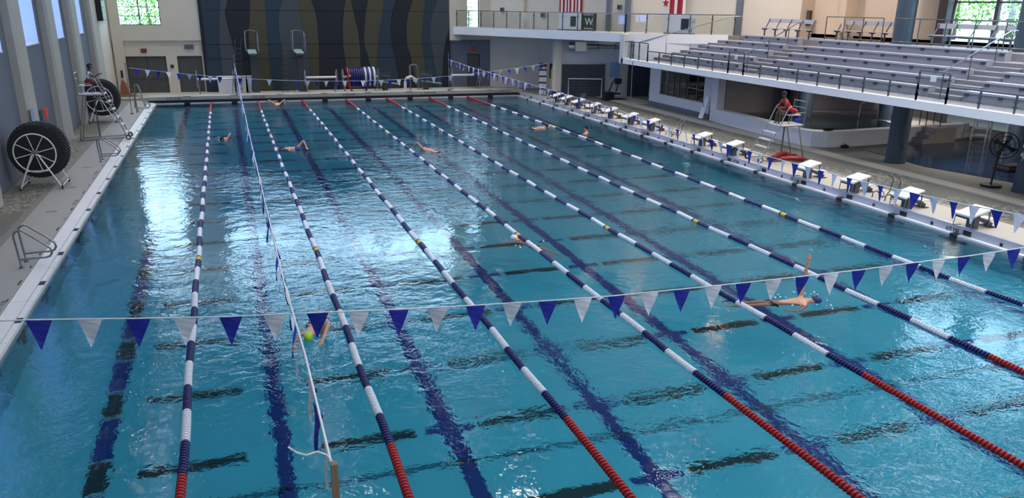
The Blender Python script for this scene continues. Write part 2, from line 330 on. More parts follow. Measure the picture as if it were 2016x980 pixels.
# ================================================================ LANE ROPES
def disc_mesh(m, r=.066, t=.062):
    mb = MB(); n = 12; prof = [(.03, 0), (r*.86, .002), (r, t*.22), (r, t*.5), (r*.8, t*.72), (.03, t*.8)]
    vs = [(rr*math.cos(2*PI*k/n), z, rr*math.sin(2*PI*k/n)) for rr, z in prof for k in range(n)]
    mb.add(vs, [(i*n+k, (i+1)*n+k, (i+1)*n+(k+1) % n, i*n+(k+1) % n) for i in range(len(prof)-1) for k in range(n)]+[tuple(range(n)), tuple(range(5*n, 6*n))[::-1]], False)
    return mb
DISC = {k: disc_mesh(k).mesh('float_disc', k) for k in ('rope_white', 'rope_blue', 'rope_red', 'rope_yellow')}
DY = [0, 5, 10, 15, 20, 30, 40, 50]
DX = [[.06, .02, 0, 0, -.01, 0, 0, .01], [-.01, .03, .04, .05, .04, .01, 0, .01], [-.04, -.04, -.05, -.05, -.05, -.03, -.01, -.05], [.02, -.04, -.06, -.07, -.07, -.06, -.06, -.03],
      [-.05, -.08, -.13, -.17, -.19, -.18, -.12, -.16], [-.18, -.08, -.08, -.12, -.17, -.19, -.1, -.11], [.46, .14, .05, .09, .17, .25, .06, -.27]]
def interp(x, X, Y):
    if x <= X[0]: return Y[0]
    for a, b, c, d in zip(X, X[1:], Y, Y[1:]):
        if x <= b:
            t = (x-a)/(b-a); t = t*t*(3-2*t)*.5+t*.5; return c+(d-c)*t
    return Y[-1]
def band_of(y):
    if y < 4.97 or y > 45: return 'rope_red', 0
    k = int((y-4.97)//.95)
    return ('rope_blue', 'rope_white')[k % 2], k+1
ORD = ['leftmost', 'second from the left', 'third from the left', 'middle', 'third from the right', 'second from the right', 'rightmost']
for i, X in enumerate(LN):
    t = thing('lane_rope', '%s floating lane rope of red, blue and white discs' % ORD[i], 'lane rope', (X, 0, 0), group='lane ropes lengthwise across the pool')
    fx = lambda y: interp(y, DY, DX[i])+.012*math.sin(y*1.3+i)
    MB().tube([(fx(y), y, .02) for y in [k*1.0 for k in range(51)]], .008, 5).build('cable', 'steel_dark', t)
    y = .3; P = .077; cur = None; acc = None
    ylim = 12.5 if i < 5 else 14.5
    while y < 49.9:
        m, k = band_of(y)
        yl = min((abs(y-c), c) for c in (15.0+.25, 35.0))
        if yl[0] < .13: m = 'rope_yellow'; k = 1000+int(yl[1])
        dxy = (fx(y+.1)-fx(y-.1))/.2; zz = .016+.006*math.sin(y*2.1+i)
        if y < ylim:
            link('float_disc', DISC[m], t, (fx(y), y, zz), (0, 0, -math.atan(dxy)))
        else:
            if cur != (m, k):
                if acc: acc.build('float_band', cur[0], t)
                acc = MB(); cur = (m, k)
            PP = P if y < 25 else .1
            rr = .066; n = 9
            for (a, ra) in ((0, .78), (.25, 1), (.6, 1), (.85, .78)): pass
            pts = [(fx(y), y+a*PP, zz) for a in (0, .22, .6, .9)]
            acc.tube(pts, [rr*.74, rr, rr, rr*.74], n, caps=False)
        y += P if y < 25 else .1
    acc.build('float_band', cur[0], t)

# ================================================================ BACKSTROKE FLAGS
def pennant_mesh(m, wd=.27, h=.36):
    mb = MB(); vs = []; n = 5
    for i in range(n+1):
        z = -h*i/n; ww = wd/2*(1-i/n)+.004
        vs += [(-ww, .012*math.sin(i*.9), z), (ww, -.010*math.sin(i*1.1), z)]
    fs = [(2*i, 2*i+1, 2*i+3, 2*i+2) for i in range(n)]
    mb.add(vs, fs); me = mb.mesh('pennant', m); return me
PEN = [pennant_mesh('flag_blue'), pennant_mesh('flag_white')]
def flag_line(label, pts, start, pitch, first, group, skip=(), jitter=0, big=1.0, swing=0, rnd=1):
    """pts: polyline (sagging) in world; pennants hang at every pitch"""
    t = thing('flag_line', label, 'pennant line', (0, 0, 0), group=group)
    MB().tube(pts, .010, 5).build('cord', 'line_white', t)
    P = [Vector(p) for p in pts]; cum = [0]
    for a, b in zip(P, P[1:]): cum.append(cum[-1]+(b-a).length)
    s = start; k = first; R = random.Random(rnd); n = 0
    while s < cum[-1]-.2:
        for i in range(len(P)-1):
            if cum[i+1] >= s: break
        q = P[i].lerp(P[i+1], (s-cum[i])/(cum[i+1]-cum[i])); d = (P[i+1]-P[i])
        if n not in skip:
            o = link('pennant', PEN[k % 2], t, q, (R.uniform(-jitter, jitter)+swing, -math.atan2(d.z, d.xy.length), math.atan2(d.y, d.x)+R.uniform(-jitter, jitter)))
            o.scale = (big, 1, big)
        s += pitch; k += 1; n += 1
    return t
NX = [-.9, 0, 1.92, 2.99, 4.04, 5.11, 6.19, 7.22, 8.28, 9.32, 10.41, 11.5, 12.6, 13.7, 14.78, 15.9, 17.07, 18.5, 20, 21.5, 23.5]
NZ = [2.62, 2.50, 2.35, 2.25, 2.16, 2.10, 2.03, 1.98, 1.94, 1.91, 1.905, 1.905, 1.91, 1.92, 1.95, 1.97, 2.02, 2.09, 2.18, 2.30, 2.46]
flag_line('blue and white pennant line strung across the near end of the pool', [(x, 5, z) for x, z in zip(NX, NZ)], 2.83, .5345, 0, 'backstroke flags', big=1.02, jitter=.12)
def sag(a, b, s, n=24): return [(a[0]+(b[0]-a[0])*i/n, a[1]+(b[1]-a[1])*i/n, a[2]+(b[2]-a[2])*i/n-4*s*(i/n)*(1-i/n)) for i in range(n+1)]
flag_line('blue and white pennant line strung across the far end of the pool', sag((-.7, 45.4, 2.45), (23.4, 45.4, 2.42), .88), .4, .53, 0, 'backstroke flags', jitter=.5, skip=(9, 12, 14, 15, 34, 35), rnd=3)
flag_line('blue and white pennant line running lengthwise above the left lanes', [(4.7, -.5, 3.05), (4.7, 1.3, 3.06), (4.7, 4.2, 2.78), (4.7, 9.4, 2.68), (4.7, 18, 2.62), (4.71, 26, 2.56), (4.74, 34, 2.45), (4.76, 42, 2.35), (4.78, 50.5, 2.28)], .25, .53, 1, 'backstroke flags', jitter=.2, rnd=5)
flag_line('blue and white pennant line running lengthwise above the right lanes', [(18.3, 50.5, 2.4), (18.3, 46, 2.30), (18.3, 40, 2.24), (18.3, 30.7, 2.2), (18.3, 24.9, 2.15), (18.3, 20.7, 2.05), (18.3, 14.6, 1.99), (18.3, 10.5, 2.03), (18.3, 7.5, 2.15), (18.3, 3, 2.45), (18.3, -.5, 3.0)], .3, .53, 0, 'backstroke flags', jitter=.25, skip=(31, 32, 40, 41, 49, 50), rnd=8)
p = thing('flag_post', 'brown square post at the near end holding the left pennant line', 'post', (4.72, -.5, 0)); B(-.023, .023, -.023, .023, .05, 3.03).build('pole', 'tan_pole', p); B(-.12, .12, -.12, .12, 0, .05).build('base_plate', 'steel', p)
MB().tube([(0, .03, 3.02), (-.04, .02, 3.09), (-.10, .01, 3.13), (-.17, 0, 3.12), (-.23, 0, 3.15), (-.28, 0, 3.20)], .006, 6).build('rope_tail', 'line_white', p)
p2 = copy_tree(p); p2.location = (18.3, -.5, 0); relabel(p2, 'brown square post at the near end holding the right pennant line')
for i, (x, y, z0) in enumerate(((4.78, 50.5, .42), (18.3, 50.5, .42), (-.75, 44.3, .13), (23.45, 45.4, .255), (-.95, 5, .13), (23.6, 5, .255), (23.95, 34.6, .255))):
    p = thing('flag_pole', ['slim pole on the far end wall at the left pennant line', 'slim pole on the far end wall at the right pennant line', 'slim pole on the left deck near the far ladder', 'slim pole on the right deck at the far pennant line', 'slim pole on the left deck at the near pennant line', 'slim pole on the right deck at the near pennant line', 'slim tall pole standing on the right deck before the store room'][i], 'pole', (x, y, z0))
    h = 2.75-z0 if i != 6 else 2.9
    MB().cyl((0, 0, 0), (0, 0, h), .022, 8).build('shaft', 'steel', p); MB().cyl((0, 0, 0), (0, 0, .05), .09, 12).build('base', 'steel_dark', p)
    MB().ring((0, 0, h), (0, 1, 0), .04, .01, 10, 4).build('hook', 'steel', p)

# ================================================================ HALL
CZ = 13.2
struct('floor_deck_near', B(-3.2, 40, -12, 0, -.4, .05), 'deck_beige')
struct('ceiling', B(-3.6, 34.8, -12.3, 54.6, CZ, CZ+.3), 'ceiling')
for y in (-7, 2.5, 12):
    for x in (3, 13, 23): struct('trim_%d' % (70+int(y+7)*3+x), B(x-3.2, x+3.2, y-2.95, y+2.95, 13.0, 13.2), 'white_paint')  # ceiling panels added to go with the overhead fill lights
struct('wall_back', B(-3.6, 34.8, -12.3, -12, -.4, CZ), 'wall_cream'); struct('wall_back_lower', B(34.8, 41, -12.3, -12, -.4, 4.3), 'wall_cream')
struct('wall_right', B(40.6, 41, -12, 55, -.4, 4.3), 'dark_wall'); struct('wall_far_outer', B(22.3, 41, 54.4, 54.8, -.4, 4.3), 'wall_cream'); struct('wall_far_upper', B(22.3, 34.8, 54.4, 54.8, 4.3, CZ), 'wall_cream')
struct('wall_mezzanine_roof', MB().prism([(22.7, 54.5), (34.0, 34.9), (41, 34.9), (41, 54.6)], 4.05, 4.3), 'wall_cream'); struct('floor_roof_strip', MB().prism([(33.9, 34.9), (33.9, 34.4), (40.7, 29.9), (41, 29.9), (41, 34.9)], 4.05, 4.3), 'wall_cream')
# left wall with deep set windows, protruding columns
cols = [(21.2, 22.5), (28.4, 29.55), (34.7, 36.05), (40.8, 42.35), (47.5, 49.2)]
wins = [(11.6, 14.0), (17.6, 20.6), (24.0, 27.5), (30.4, 33.8), (36.8, 39.9), (43.1, 46.2)]
holes = [(a, b, 4.22, 9.5) for a, b in wins]
wall_x('wall_left', -3.45, -2.75, -12, 49, .1, CZ, holes, 'wall_blue')
wall_x('wall_left_inner', -3.5, -2.4, 49.9, 54.6, .1, CZ, [], 'wall_cream')
struct('baseboard_left', B(-2.75, -2.72, -12, 49, .12, .26), 'steel_blue')
for i, (a, b) in enumerate(cols+[(1.0, 2.6), (7.5, 9.1), (14.2, 15.8)]):
    mb = MB().prism([(-2.75, a-.12), (-2.5, a-.12), (-2.4, a), (-2.4, b), (-2.75, b)], .12, CZ); struct('trim_%d' % (10+i), mb, 'column_grey', label='pale grey wall column between the left windows')
struct('trim_20', B(-3.4, -2.4, 49.2, 49.9, .12, CZ), 'column_grey')
for i, (a, b) in enumerate(wins):
    wd = thing('window_%d' % (i+1), 'tall blue tinted window set deep in the left wall', 'window', (0, 0, 0)); del wd['category']; wd['kind'] = 'structure'
    frame_rect('window_frame', 'steel_blue', wd, 0, -3.4, a, b, 4.22, 9.5, -.0+.04, .1)
    B(-3.5, -2.72, a, b, 4.2, 4.25).build('window_sill', 'white_paint', wd)
    for q in (a, b-.03): B(-3.3, -2.745, q, q+.03, 4.25, 9.5).build('window_reveal', 'white_paint', wd)
    n = 2
    for j in range(1, n): B(-3.44, -3.34, a+(b-a)*j/n-.05, a+(b-a)*j/n+.05, 4.22, 9.5).build('mullion', 'steel_dark', wd)
    for z in (5.0, 5.8, 6.6, 7.4, 8.2): B(-3.44, -3.32, a, b, z-.04, z+.04).build('rail', 'steel_blue', wd)
    for j in range(n):
        for z in (4.22, 5.0, 5.8, 6.6, 7.4, 8.2): B(-3.41, -3.40, a+(b-a)*j/n, a+(b-a)*(j+1)/n, z, z+.78).build('pane', 'glass_blue', wd)
    area('daylight_portal', (-3.46, (a+b)/2, 6.86), (b-a, 5.28), 1, (1, 1, 1), (1, 0, 0), True).rotation_euler = (0, -PI/2, 0)
# scoreboard-like dark frame with green glass near the far left corner
t = thing('wall_cabinet', 'black framed green glass panel high on the left wall by the far corner', 'panel', (-2.4, 49.6, 4.75))
B(0, .3, 0, .25, 0, 2.2).build('frame', 'black_rubber', t)
for k in range(3): B(.04, .1, .27, 3.6, .02+.36*k, .35+.36*k).build('glass_panel', 'board_green', t)
B(0, .04, .25, 3.65, -.02, 2.2).build('back_panel', 'frame_dark', t)
B(-2.39, -2.35, 46, 46.3, 1, 1.1)
# wall notices on the left wall
t = thing('wall_notice', 'pale blue notice on the column behind the near reel', 'notice', (-2.4, 28.2, 1.5)); B(0, .02, 0, .5, 0, .75).build('sheet', 'poster_blue', t)
t = thing('alarm_box', 'red alarm box on the left wall above the near reel', 'alarm', (-2.74, 32.0, 1.45)); B(0, .12, 0, .45, 0, .38).build('case', 'sign_red', t); B(0, .1, -.5, -.08, 0, .4).build('control_box', 'steel', t)
# far wall
FY = 54.2
CLER = [(3.3+2.7*k, 5.8+2.7*k, 8.9, 12.6) for k in range(6)]
holes = [(-1.78, .66, 4.4, 10.2), (20.62, 21.5, 4.3, 10.2)]+CLER
wall_y('wall_far', FY, FY+.4, -3.6, 22.3, 3.48, CZ, holes, 'wall_cream')
wall_y('wall_far_lower', FY+.12, FY+.4, -3.6, 19.3, .1, 3.48, [(-1.69, .69, .1, 2.53), (1.35, 2.85, .1, 2.53)], 'wall_cream')
wall_y('wall_far_blue', FY+.02, FY+.4, 19.3, 22.3, .1, 3.48, [(20.60, 21.54, .1, 2.53)], 'wall_blue')
struct('trim_30', B(-2.3, -1.7, FY-.12, FY+.1, .27, CZ), 'wall_cream'); struct('trim_31', B(19.3, 20.05, FY-.35, FY, 3.45, CZ), 'wall_cream', label='cream pier hanging beside the mural')
def door(n, x0, x1, y, leaves, m='door_grey', zt=2.52):
    d = thing('door_%d' % n, 'pair of dark grey doors in the far wall' if leaves > 1 else 'single dark grey door in the blue far wall', 'door', (0, y, .27)); del d['category']; d['kind'] = 'structure'
    frame_rect('door_frame', 'door_frame', d, 1, 0, x0+.05, x1-.05, -.05, zt-.32, .05, .12)
    wl = (x1-x0-.1)/leaves
    B(x0, x1, .06, .1, -.1, zt).build('door_backing', 'door_frame', d)
    for k in range(leaves):
        lf = B(x0+.05+k*wl+.006, x0+.05+(k+1)*wl-.006, .0, .05, 0, zt-.33).build('door_leaf', m, d)
        hx = x0+.05+(k+1)*wl-.12 if k == 0 else x0+.05+k*wl+.12
        B(hx-.02, hx+.02, -.06, 0, .85, 1.1).build('door_handle', 'steel', lf)
        if leaves > 1: B(x0+.15+k*wl, x0-.05+(k+1)*wl, -.05, -.01, .9, .95).build('push_bar', 'steel_dark', lf)
door(1, -1.69, .69, FY+.2, 2); door(2, 1.35, 2.85, FY+.2, 2); door(3, 20.6, 21.54, FY+.06, 1)
def win_far(n, x0, x1, z0, z1, cols_, rows, y=FY+.2):
    wd = thing('window_%d' % n, 'window onto green trees in the far wall', 'window', (0, y, 0)); del wd['category']; wd['kind'] = 'structure'
    frame_rect('window_frame', 'frame_dark', wd, 1, 0, x0+.05, x1-.05, z0+.05, z1, .05, .12)
    for i in range(1, cols_): B(x0+(x1-x0)*i/cols_-.035, x0+(x1-x0)*i/cols_+.035, -.05, .05, z0, z1).build('mullion', 'frame_dark', wd)
    h = .54; z = z0+h
    while z < z1: B(x0, x1, -.04, .04, z-.02, z+.02).build('rail', 'frame_dark', wd); z += h
    for i in range(cols_): B(x0+(x1-x0)*i/cols_, x0+(x1-x0)*(i+1)/cols_, -.005, .005, z0, z1).build('pane', 'glass_clear', wd)
    area('daylight_portal', ((x0+x1)/2, y+.18, (z0+z1)/2), (x1-x0, z1-z0), 1, (1, 1, 1), (0, -1, 0), True)
win_far(11, -1.78, .66, 4.4, 10.2, 2, 3); win_far(12, 20.62, 21.5, 4.3, 10.2, 1, 3)
# clerestory band above the mural
for i, (a, b, z0, z1) in enumerate(CLER):
    wd = thing('window_%d' % (13+i), 'high window above the mural', 'window', (0, FY+.2, 0)); del wd['category']; wd['kind'] = 'structure'
    frame_rect('window_frame', 'frame_dark', wd, 1, 0, a+.05, b-.05, z0+.05, z1-.05, .05, .12); B(a, b, -.005, .005, z0, z1).build('pane', 'glass_clear', wd)
    for z in (10.1, 11.3): B(a, b, -.04, .04, z-.03, z+.03).build('rail', 'frame_dark', wd)
    B((a+b)/2-.03, (a+b)/2+.03, -.04, .04, z0, z1).build('mullion', 'frame_dark', wd)
area('daylight_portal', (11.3, FY+.38, 10.75), (16.4, 3.7), 1, (1, 1, 1), (0, -1, 0), True)
for i, (n, x, z, lb) in enumerate((('exit_sign', -.56, 2.88, 'dark exit sign above the left pair of far doors'), ('exit_sign', 21.05, 2.86, 'red lit exit sign above the single door in the blue wall'))):
    t = thing(n, lb, 'sign', (x, FY+(.12, .02)[i], z)); B(-.17, .17, -.06, 0, -.12, .12).build('case', 'sign_box', t); text('lettering', 'EXIT', .2, 'sign_red', t, (0, -.065, 0), (PI/2, 0, 0), .004)
t = thing('air_vent', 'grey slotted air vent above the right pair of far doors', 'vent', (2.15, FY+.1, 3.1)); B(-.28, .28, -.05, 0, -.13, .13).build('vent_frame', 'steel', t)
for k in range(5): B(-.25, .25, -.07, -.05, -.1+k*.045, -.075+k*.045).build('slat', 'steel_dark', t)
t = thing('wall_switch', 'small dark switch plate between the two far double doors', 'switch', (1.0, FY+.1, 1.9)); B(-.1, .1, -.03, 0, -.1, .1).build('plate', 'sign_box', t)
t = thing('phone_box', 'small black box on the wall left of the far doors', 'box', (-2.0, FY-.13, 1.25)); B(-.06, .06, -.06, 0, 0, .45).build('case', 'black_rubber', t)

# mural: wavy vertical bands on a projecting panel
E_ = {
'a': [(3.09, CZ), (3.14, 5.92), (3.16, 4.71), (3.18, 3.47), (3.13, 2.22), (2.98, .28)],
'b': [(4.6, 9), (4.36, 5.93), (4.19, 4.86), (4.08, 4.09), (4.01, 3.15), (4.04, 2.21), (4.06, .28)],
'c': [(5.2, 9), (4.79, 5.94), (4.53, 5.17), (4.64, 4.40), (4.79, 3.47), (4.93, 2.68), (4.89, .28)],
'd': [(6.4, 9), (6.16, 5.95), (6.01, 4.72), (5.89, 4.09), (5.84, 3.15), (5.99, 2.03), (6.15, .28)],
'e': [(7.1, 9), (7.08, 5.96), (7.06, 4.72), (7.05, 3.46), (7.03, 2.18), (7.15, .28)],
'f': [(8.6, 9), (8.22, 5.97), (7.90, 5.19), (7.80, 4.41), (7.85, 3.46), (7.93, 2.81), (7.86, .28)],
'g': [(8.9, 9), (9.09, 5.98), (9.20, 4.89), (9.41, 4.09), (9.60, 3.13), (9.63, 2.15), (9.66, .28)],
'h': [(9.5, 9), (10.0, 5.99), (10.22, 5.30), (10.32, 4.41), (10.30, 3.12), (10.16, .28)],
'i': [(12.5, 9), (12.25, 6.02), (12.07, 5.22), (11.96, 4.42), (11.91, 3.12), (12.02, 2.13), (12.2, .28)],
'j': [(12.55, 9), (12.59, 6.02), (12.77, 5.06), (12.95, 4.09), (13.04, 3.11), (13.0, .28)],
'k': [(14.0, 9), (13.73, 6.03), (13.52, 5.07), (13.35, 3.77), (13.35, 3.11), (13.56, 2.44), (13.95, .28)],
'l': [(15.0, 9), (14.79, 6.04), (14.65, 5.07), (14.40, 4.09), (14.20, 2.77), (14.05, .28)],
'm': [(15.9, 9), (15.59, 6.05), (15.27, 5.08), (15.16, 4.09), (15.23, 3.10), (15.41, 2.26), (15.7, .28)],
'n': [(17.1, 9), (16.77, 6.06), (16.39, 5.08), (16.25, 4.09), (16.29, 3.09), (16.51, 2.42), (16.9, .28)],
'o': [(17.9, 9), (17.62, 6.07), (17.44, 4.76), (17.30, 3.43), (17.45, 2.41), (17.55, .28)],
'p': [(18.9, 9), (18.51, 6.08), (18.10, 5.26), (17.93, 4.43), (17.94, 3.42), (18.10, 2.41), (18.45, .28)],
'q': [(19.4, 9), (19.33, 4.6), (19.30, 4.26), (19.0, 3.42), (18.79, 2.06), (18.69, .28)],
'r': [(19.34, 9), (19.34, .28)]}
def ex(k, z):
    P = E_[k]
    if z >= P[0][1]: return P[0][0]+.12*math.sin(z*1.1)*(k not in 'ar')
    for (x0, z0), (x1, z1) in zip(P, P[1:]):
        if z <= z0 and z >= z1:
            t = (z0-z)/(z0-z1); return x0+(x1-x0)*(t*t*(3-2*t)*.35+t*.65)
    return P[-1][0]
mu = thing('wall_mural', 'large dark mural of wavy navy, olive, teal and slate bands on the far wall', 'mural', (0, 0, 0))
B(2.95, 19.34, FY-.10, FY+.0, .27, 8.72).build('backing_panel', 'mural_navy', mu)
seq = 'abcdefghijklmnopqr'; mats_ = ['mural_teal', 'mural_slate', 'mural_navy', 'mural_olive', 'mural_teal', 'mural_slate', 'mural_olive', 'mural_navy', 'mural_olive', 'mural_navy', 'mural_olive', 'mural_teal', 'mural_navy', 'mural_olive', 'mural_teal', 'mural_slate', 'mural_navy']
lv = [.3, 2.34, 3.23, 5.33, 7.4, 8.7]
for k in range(len(seq)-1):
    for a, b in zip(lv, lv[1:]):
        zs = [a+.015+(b-a-.03)*j/8 for j in range(9)]
        L_ = [(ex(seq[k], z)+.004, z) for z in zs]; R_ = [(ex(seq[k+1], z)-.004, z) for z in zs]
        vs = [(x, FY-y_, z) for y_ in (.12+.012*(k % 3), .09) for P in (L_, R_) for x, z in P]; n = 9
        fs = []
        for j in range(8):
            fs += [(j, n+j, n+j+1, j+1), (j, j+1, 2*n+j+1, 2*n+j), (n+j+1, n+j, 3*n+j, 3*n+j+1)]
        fs += [(0, 2*n, 3*n, n), (n-1, 2*n-1, 4*n-1, 3*n-1)]
        MB().add(vs, fs).build('mural_panel', mats_[k], mu)

# ---- mezzanine wing on the right of the far wall
FA, FB, FC = (19.35, 54.2), (26.3, 40.8), (30.9, 32.35)
nx, ny = .878, .479
W0, W1 = (22.3, 54.2), (33.6, 34.5)
def along(a, b, t): return (a[0]+(b[0]-a[0])*t, a[1]+(b[1]-a[1])*t)
struct('floor_mezzanine', MB().prism([(19.6, 54.2), (26.5, 40.95), (31.6, 37.0), (34, 34.3), W0, (22.3, 54.4)], 4.05, 4.33), 'deck_border')
struct('trim_40', MB().prism([FA, FB, (31.0, 37.2), (31.05, 37.35), (26.42, 40.95), (19.55, 54.2)], 3.86, 4.36), 'fascia_white', label='white front band of the upper walkway')
struct('trim_41', MB().prism([(26.26, 40.72), (31.6, 36.95), (31.65, 37.15), (26.4, 41.0)], 2.66, 3.9), 'fascia_white', label='white end wall beside the bleacher steps')
struct('trim_42', MB().prism([(26.2, 40.5), (26.5, 40.5), (26.45, 40.95), (26.2, 41.0)], 2.68, 4.3), 'white_paint')
def wall_line(name, a, b, z0, z1, th, m, holes=()):
    """oblique wall from a to b, holes given as (s0,s1,z0,z1) along its length"""
    d = Vector((b[0]-a[0], b[1]-a[1])); Ln = d.length; mb = MB(); cuts = sorted(set([0, Ln]+[h[0] for h in holes]+[h[1] for h in holes]))
    for p_, q_ in zip(cuts, cuts[1:]):
        z = z0
        for h in sorted([h for h in holes if h[0] <= p_+1e-6 and h[1] >= q_-1e-6], key=lambda h: h[2]):
            if h[2] > z: mb.box(p_, q_, 0, th, z, h[2])
            z = h[3]
        if z < z1: mb.box(p_, q_, 0, th, z, z1)
    o = struct(name, mb, m); o.location = (a[0], a[1], 0); o.rotation_euler = (0, 0, math.atan2(d.y, d.x)); return o
ANG = math.atan2(W1[1]-W0[1], W1[0]-W0[0])
wall_line('wall_mezzanine', W0, W1, 4.2, CZ, .3, 'wall_cream')
def on_wall(s, off=0.0, z=0.0):
    """point at distance s along the mezzanine wall, off metres towards the pool"""
    return (W0[0]+math.cos(ANG)*s+math.sin(ANG)*off, W0[1]+math.sin(ANG)*s-math.cos(ANG)*off, z)
for i, (s, wd, m) in enumerate(((3.1, .35, 'wall_cream'), (10.3, .3, 'steel_blue'), (11.7, .32, 'steel_blue'), (19.2, .32, 'steel_blue'))):
    o = struct('trim_%d' % (43+i), B(-wd/2, wd/2, -.22, 0, 4.33, CZ), m, label='vertical post on the upper walkway wall'); o.location = on_wall(s); o.rotation_euler = (0, 0, ANG)
# flags
def hang(name, label, s, w_, h_, z0, stripes, horizontal=False):
    t = thing(name, label, 'flag', on_wall(s, .08, z0), ANG); n = len(stripes); x = 0
    for st, fr in stripes:
        ww = w_*fr; mb = MB(); vs = []; k = 4
        for j in range(k+1):
            xx = x+ww*j/k
            for i in range(9): vs.append((xx, -.03*math.sin(xx*9)-.01, h_*i/8))
        fs = [(j*9+i, (j+1)*9+i, (j+1)*9+i+1, j*9+i+1) for j in range(k) for i in range(8)]
        vs2 = [(a, b+.012, c) for a, b, c in vs]; m_ = len(vs)
        mb.add(vs+vs2, fs+[tuple(q+m_ for q in f[::-1]) for f in fs]+[(j*9, j*9+m_, (j+1)*9+m_, (j+1)*9) for j in range(k)])
        mb.build('stripe', st, t); x += ww
    MB().cyl((-.1, 0, h_), (w_+.1, 0, h_), .02, 8).build('rod', 'steel_dark', t)
    return t
t = hang('hanging_flag', 'red and white striped flag hanging on the upper wall', 6.3, 1.85, 3.2, 5.42, [(('flag_red', 'cloth_white')[k % 2], 1/13) for k in range(13)])
t = hang('hanging_flag', 'white flag with two red bars and red stars hanging on the upper wall', 14.2, 1.55, 3.0, 5.42, [('cloth_white', .28), ('flag_red', .23), ('cloth_white', .12), ('flag_red', .22), ('cloth_white', .15)])
for z in (.6, 1.4, 2.2):
    mb = MB(); pts = [(.2+(.24 if k % 2 == 0 else .1)*math.sin(2*PI*k/10), z+(.24 if k % 2 == 0 else .1)*math.cos(2*PI*k/10)) for k in range(10)]
    mb.prism_axis([(a, c) for a, c in pts], -.075, -.06, 1); mb.build('star', 'flag_red', t)
# panels leaning behind the walkway glass
def white_table(s, label, banner=False, w_=1.75):
    t = thing('upright_table', label, 'table', on_wall(s, 1.2, 4.33), ANG)
    B(0, w_, -.04, 0, .06, 1.05).build('table_top', 'white_plastic', t); B(w_*.55, w_*.80, -.055, -.04, .25, .85).build('dark_panel', 'black_tile', t); B(0, w_, -.1, .1, 0, .06).build('base_rail', 'door_frame', t)
    return t
white_table(7.2, 'white upright folding table beside the green banner')
white_table(15.1, 'white upright folding table near the bleacher stairs', w_=2.0)
t = thing('team_banner', 'dark green team banner with white lettering on the upper walkway', 'banner', on_wall(9.05, 1.25, 4.36), ANG)
B(0, 1.15, -.03, 0, 0, 1.05).build('cloth', 'banner_green', t); text('letter_large', 'W', .62, 'white_plastic', t, (.6, -.035, .5), (PI/2, 0, 0)); text('lettering', 'WILSON H.S.', .15, 'white_plastic', t, (.58, -.035, .93), (PI/2, 0, 0)); text('lettering', 'Swimming', .17, 'white_plastic', t, (.58, -.035, .13), (PI/2, 0, 0))
for s, z, lb in ((11.05, 5.75, 'small grey speaker on the cream wall between the two dark posts'), (1.2, 5.5, 'small grey speaker on the wall right of the tall narrow window'), (4.9, 5.2, 'small dark light fitting on the upper wall left of the striped flag')):
    t = thing('wall_speaker', lb, 'speaker', on_wall(s, .0, z), ANG); B(-.13, .13, -.15, 0, -.14, .14).build('case', 'steel_blue', t); B(-.1, .1, -.16, -.15, -.11, .11).build('grille', 'frame_dark', t)
for x, y, z0, h, w_, lb in ((24.96, 48.6, 1.2, .95, .5, 'tall dark board on the cream wall before the corner pier'), (24.96, 47.4, 1.3, .55, .18, 'narrow black box on the cream wall before the corner pier')):
    t = thing('wall_board', lb, 'board', (x, y, z0)); B(-.04, .04, 0, w_, 0, h).build('panel', 'frame_dark', t); B(-.05, -.04, .03, w_-.03, .03, h-.03).build('face', 'black_rubber', t)
# glass railing helper
def glass_rail(label, pts, h, pitch, group=None, mid=False, zbase=0):
    t = thing('glass_railing', label, 'railing', (0, 0, 0), group=group)
    for a, b in zip(pts, pts[1:]):
        a = Vector(a); b = Vector(b); d = b-a; n = max(1, round(d.length/pitch)); dn = d.normalized()
        MB().bar(a+Vector((0, 0, h)), b+Vector((0, 0, h)), .05, .05).build('top_rail', 'steel', t)
        for k in range(n+1):
            p_ = a+d*k/n
            MB().bar(p_, p_+Vector((0, 0, h-.02)), .035, .06).build('post', 'steel_dark', t)
            for z in (.18, h-.22):
                MB().bar(p_+Vector((0, 0, z))-dn*.06, p_+Vector((0, 0, z))+dn*.06, .05, .05).build('clamp', 'steel_dark', t)
            if k < n:
                q = a+d*(k+1)/n; MB().bar(p_+Vector((0, 0, h/2))+dn*.05, q+Vector((0, 0, h/2))-dn*.05, .012, h-.14).build('glass_pane', 'glass_rail', t)
    return t
glass_rail('glass railing along the upper walkway from the mural to the bleachers', [(19.75, 53.75, 4.36), (26.5, 41.0, 4.36), (31.4, 37.3, 4.36)], 1.05, 1.25)
# wing lower storey
struct('wall_wing', MB().prism([(22.3, 54.2), (25.0, 51.6), (25.0, 46.3), (25.2, 46.3), (25.2, 51.8), (22.5, 54.4)], .1, 3.9), 'wall_cream')
struct('wall_storage_front', MB().prism([(24.6, 46.4), (28.55, 45.4), (28.55, 45.7), (24.6, 46.7)], .1, 3.9), 'wall_blue_pale' if 'wall_blue_pale' in M else 'white_paint')
struct('trim_50', MB().prism([(24.3, 46.3), (24.62, 46.2), (24.62, 46.8), (24.3, 46.9)], .1, 3.9), 'wall_cream')
a0 = math.atan2(-1.0, 3.95)
t = thing('door_4', 'wide dark blue roll up shutter', 'door', (24.66, 46.33, .29), a0); del t['category']; t['kind'] = 'structure'
frame_rect('door_frame', 'steel', t, 1, -.02, .05, 2.85, -.05, 2.0, .05, .08)
for k in range(3): B(.05+k*.933, .05+(k+1)*.933-.015, -.05, -.01, 0, 2.0).build('shutter_panel', 'garage_blue', t)
